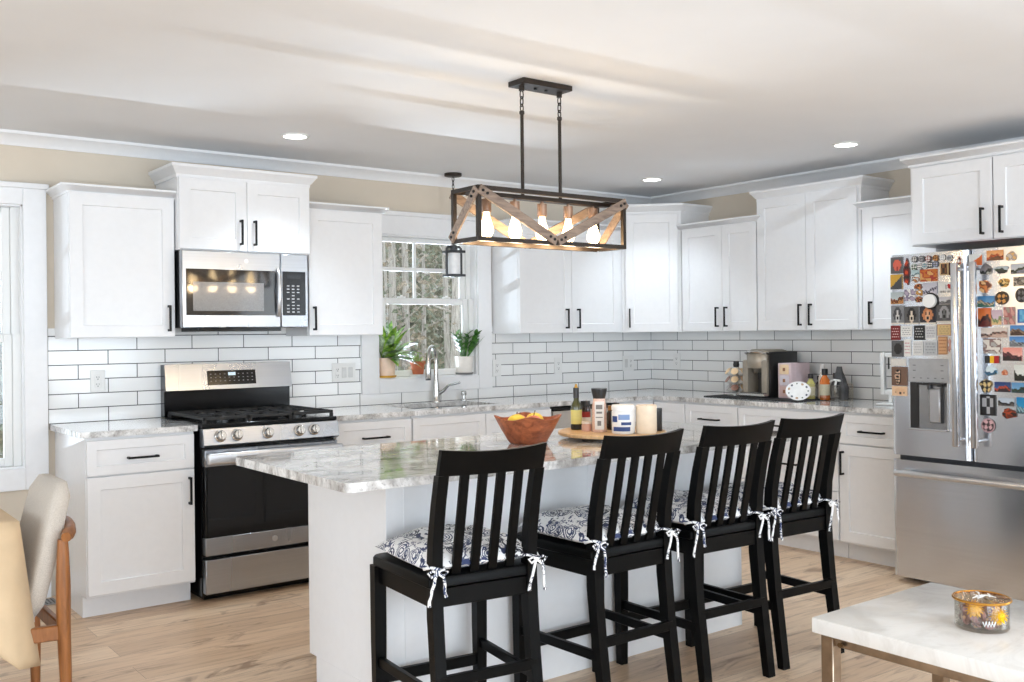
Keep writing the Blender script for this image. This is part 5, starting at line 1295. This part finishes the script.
# ------------------------------------------------------------------ marble table with glass jar
KX0, KX1, KY0, KY1, KZ = -3.117, -2.425, -4.95, -3.77, .47
t = thing('marble_coffee_table', 'low table with thick white marble top and brass frame', 'coffee table', ((KX0+KX1)/2, (KY0+KY1)/2, 0))
hx, hy = (KX1-KX0)/2, (KY1-KY0)/2
bm = B(); box(bm, -hx, hx, -hy, hy, KZ-.048, KZ, .005, seg=2); fin('marble_top', bm, MARBLE, t)
s_ = .022
for sx in (-1, 1):
    for sy in (-1, 1):
        bm = B(); X, Y = sx*(hx-.03), sy*(hy-.05); box(bm, X-s_, X+s_, Y-s_, Y+s_, 0, KZ-.0485, .003); lg = fin('leg', bm, BRASS, t)
        bm = B(); cyl(bm, (X-s_, Y-sy*.05, KZ-.065), (X-s_-.006, Y-sy*.05, KZ-.065), .008, seg=12) if sx < 0 else cyl(bm, (X+s_, Y-sy*.05, KZ-.065), (X+s_+.006, Y-sy*.05, KZ-.065), .008, seg=12); fin('screw', bm, mat('brass_screw', (110, 90, 66), .35, metal=1), lg)
bm = B()
for sx in (-1, 1): box(bm, sx*(hx-.03)-.012, sx*(hx-.03)+.012, -(hy-.07), hy-.07, KZ-.078, KZ-.0485, .002)
for sy in (-1, 1): box(bm, -(hx-.08), hx-.08, sy*(hy-.05)-.012, sy*(hy-.05)+.012, KZ-.078, KZ-.0485, .002)
fin('brass_frame', bm, BRASS, t)
jx, jy = at(982, 627, KZ)
t = thing('glass_jar', 'low round glass jar of potpourri with gold-edged lid on the marble table', 'jar', (jx, jy, KZ))
JR, JH = .076, .082
bm = B(); lathe(bm, [(0, 0), (JR-.004, 0), (JR, .005), (JR, JH), (JR-.003, JH), (JR-.003, .01), (0, .008)], seg=40); fin('glass_wall', bm, JARG, t)
bm = B(); lathe(bm, [(0, JH+.003), (JR+.001, JH+.003), (JR+.001, JH+.007), (0, JH+.009)], seg=40); ld = fin('lid', bm, glass('lid_glass', (252, 236, 214), .1), t)
bm = B(); tube(bm, [((JR+.003)*math.cos(2*PI*i/40), (JR+.003)*math.sin(2*PI*i/40), JH+.005) for i in range(40)], .0042, 8, closed=True); fin('gold_rim', bm, mat('gold_leaf', (206, 150, 70), .25, metal=1), ld)
bm = B()
for i in range(7):
    a = rd.uniform(0, 6.28); p = Vector((rd.uniform(-.03, .03), rd.uniform(-.03, .03), JH+.0105)); d = Vector((math.cos(a), math.sin(a), 0))*.022
    tube(bm, [p-d, p+Vector((.004, 0, .001)), p+d], [.0012, .003, .0012], 6)
fin('lid_script', bm, PLAST, ld)
bm = B()
for a in (-.16, -.05, .06, .17): 
    base = Vector((math.cos(math.radians(222)+a)*(JR+.0012), math.sin(math.radians(222)+a)*(JR+.0012), .028)); T_ = Vector((-math.sin(math.radians(222)), math.cos(math.radians(222)), 0))
    tube(bm, [base+T_*-.005+Vector((0, 0, .008)), base+Vector((0, 0, -.006)), base+T_*.005+Vector((0, 0, .010))], .0018, 6)
fin('white_script', bm, PLAST, t)
# contents: stuff nobody would count, and two yellow blossoms
bm = B()
for i in range(190):
    r = JR*.86*math.sqrt(rd.random()); a = rd.uniform(0, 6.28); z = rd.uniform(.014, .062); s = rd.uniform(.005, .011)
    Mr = Matrix.Rotation(rd.uniform(0, 3), 4, 'X') @ Matrix.Rotation(rd.uniform(0, 3), 4, 'Y')
    sph(bm, (r*math.cos(a)*.9, r*math.sin(a)*.9, z), s, (1.5, 1, .5), mi=rd.choice((0, 0, 1, 2)), u=7, v=5, M=Mr)
o = fin('potpourri', bm, [mat('dried_brown_petal', (130, 90, 82), .8), mat('dusty_mauve_petal', (176, 134, 136), .8), mat('dried_tan_petal', (206, 168, 136), .8)]); o.location = (jx, jy, KZ); tag(o, 'dried brown and mauve potpourri filling the glass jar', 'potpourri'); o['kind'] = 'stuff'
for (x, y, z, l) in ((-.036, -.030, .062, 'yellow dried blossom higher in the glass jar'), (.022, -.056, .050, 'yellow dried blossom lower at the right of the glass jar')):
    t2 = thing('yellow_blossom', l, 'flower', (jx, jy, KZ+z), 0, 'yellow blossoms in the jar')
    # right / front offsets measured along the view so that the blossoms sit behind the front glass
    wx = RT.x*x + FW.x*y; wy = RT.y*x + FW.y*y; t2.location.x += wx; t2.location.y += wy
    bm = B()
    for i in range(60):
        a = i*2.4; e = math.acos(1-2*(i+.5)/60); d = Vector((math.sin(e)*math.cos(a), math.sin(e)*math.sin(a), math.cos(e))); leaf(bm, d*.008, d, .021, .012, .2)
    sph(bm, (0, 0, 0), .019, u=10, v=8); fin('petals', bm, mat('yellow_petal', (250, 200, 20), .6, emit=None), t2)

# floor register by the left wall
t = thing('floor_register', 'small grey floor vent by the wall under the left window', 'vent', (-4.62, -.12, .001))
bm = B(); box(bm, -.15, .12, -.06, .06, 0, .006, .002); fin('frame', bm, mat('vent_grey', (150, 150, 150), .4, metal=.4), t)
bm = B()
for i in range(14): box(bm, -.135+i*.018, -.128+i*.018, -.05, .05, .006, .0075)
fin('louvre', bm, DARKP, t)

# ------------------------------------------------------------------ the yard behind the windows
def terrain():
    bm = B(); xs = [-40+i*4 for i in range(26)]; ys = [.2, 2, 5, 9, 14, 20, 28, 34, 40, 48]
    def hz(x, y): return -.6-.36*max(0, min(y, 28)-5) + (max(0, y-30)*1.3) + .12*math.sin(x*.7+y)
    V = [[bm.verts.new((x, y, hz(x, y))) for x in xs] for y in ys]
    for j in range(len(ys)-1):
        for i in range(len(xs)-1): bm.faces.new((V[j][i], V[j][i+1], V[j+1][i+1], V[j+1][i]))
    done(bm, 0); return bm
def groundm():
    n = NT('leaf_litter_hillside'); f = n.noise(n.coord(), 1.6, 8, .7); n.setp(Base_Color=n.ramp(f, [(.35, (44, 48, 36)), (.5, (96, 94, 76)), (.65, (150, 140, 116))]), Roughness=.95); return n.m
struct('hill', terrain(), groundm())
BARK = woodm('pale_bark', (120, 114, 106), (202, 197, 188), 5, (8, 8, .7), .9)
LF = [leafm('autumn_green_foliage', (48, 56, 40), (116, 122, 94)), leafm('olive_brown_foliage', (70, 62, 48), (146, 132, 108))]
rt = random.Random(21)
def gz(x, y): return -.6-.36*max(0, min(y, 28)-5)
def tree(x, y, r, h, lm, label):
    z0 = gz(x, y)-.1; t = thing('tree', label, 'tree', (x, y, z0), 0, 'trees in the yard')
    ln = rt.uniform(-.5, .5)
    bm = B(); tube(bm, [(0, 0, 0), (ln*.2, 0, h*.3), (ln*.6, 0, h*.65), (ln, 0, h)], [r*1.25, r, r*.8, r*.4], 10)
    for k in range(6):
        z = h*rt.uniform(.3, .9); a = rt.uniform(0, 6.28); L = rt.uniform(.6, 1.2); p = Vector((ln*z/h, 0, z)); d = Vector((math.cos(a), math.sin(a), .35))
        tube(bm, [p, p+d*L*.5, p+d*L+Vector((0, 0, .2))], [r*.3, r*.2, r*.06], 6)
    fin('trunk', bm, BARK, t)
    bm = B()
    for k in range(420):
        z = h*rt.uniform(.18, 1.02); a = rt.uniform(0, 6.28); rr = rt.uniform(.3, 1.3); p = Vector((ln*z/h+rr*math.cos(a), rr*math.sin(a), z)); s = rt.uniform(.04, .12)
        e1 = Vector((rt.gauss(0, 1), rt.gauss(0, 1), rt.gauss(0, 1))).normalized()*s; e2 = e1.orthogonal().normalized()*s*.7
        bm.faces.new([bm.verts.new(q) for q in (p-e1, p-e2, p+e1, p+e2)])
    done(bm, 0); fin('foliage', bm, lm, t, flat=True)
kinds = ['pale slim trunk', 'thick grey trunk', 'leaning bare trunk', 'leafy green tree', 'brown-leaved tree']
spots = []
while len(spots) < 17:
    i = len(spots); y = rt.uniform(9, 24); side = i % 4
    s = rt.uniform(.42, .78) if side else rt.uniform(.02, .24)
    x = (-2.45 if side else -4.9)+s*y
    if all((x-a)**2+(y-b)**2 > 1.1 for a, b in spots): spots.append((x, y))
for i, (x, y) in enumerate(spots):
    tree(x, y, rt.uniform(.05, .12), rt.uniform(11, 15), LF[i % 2], 'tall bare-trunked tree in the woods outside the '+('sink' if i % 4 else 'left')+' window')
bm = B()
for k in range(16000):
    y = rt.uniform(26, 44); x = rt.uniform(-6, 34); base = gz(x, 28)+max(0, y-30)*1.3; z = base+rt.uniform(0, 3.5); s = rt.uniform(.07, .22); p = Vector((x, y, z))
    e1 = Vector((rt.gauss(0, 1), rt.gauss(0, .5), rt.gauss(0, 1))).normalized()*s; e2 = e1.orthogonal().normalized()*s*.7
    bm.faces.new([bm.verts.new(q) for q in (p-e1, p-e2, p+e1, p+e2)])
done(bm, 0); o = fin('undergrowth', bm, LF[0], flat=True); tag(o, 'dense green undergrowth on the wooded slope outside', 'foliage'); o['kind'] = 'stuff'
# parked car seen at the edge of the left window
t = thing('parked_car', 'blue car parked outside the left window', 'car', (-3.5, 8.0, gz(0, 8)+.0), math.radians(20))
side = [(-2.1, .35), (-2.15, .75), (-1.5, .95), (-1.0, 1.42), (.9, 1.46), (1.7, 1.0), (2.1, .9), (2.15, .4)]
bm = B(); prism(bm, side, -.85, .85, 1); fin('car_body', bm, mat('blue_car_paint', (72, 98, 140), .2, coat=.8), t)
bm = B()
for sgn in (-1, 1): prism(bm, [(-1.3, 1.0), (-.93, 1.36), (.85, 1.40), (1.4, 1.02)], sgn*.852, sgn*.858, 1)
fin('side_window', bm, mat('car_glass', (170, 190, 206), .05, coat=1), t)
for x in (-1.35, 1.35):
    for s in (-1, 1):
        bm = B(); cyl(bm, (x, s*.68, .33), (x, s*.9, .33), .33, seg=24); fin('wheel', bm, DARKP, t)
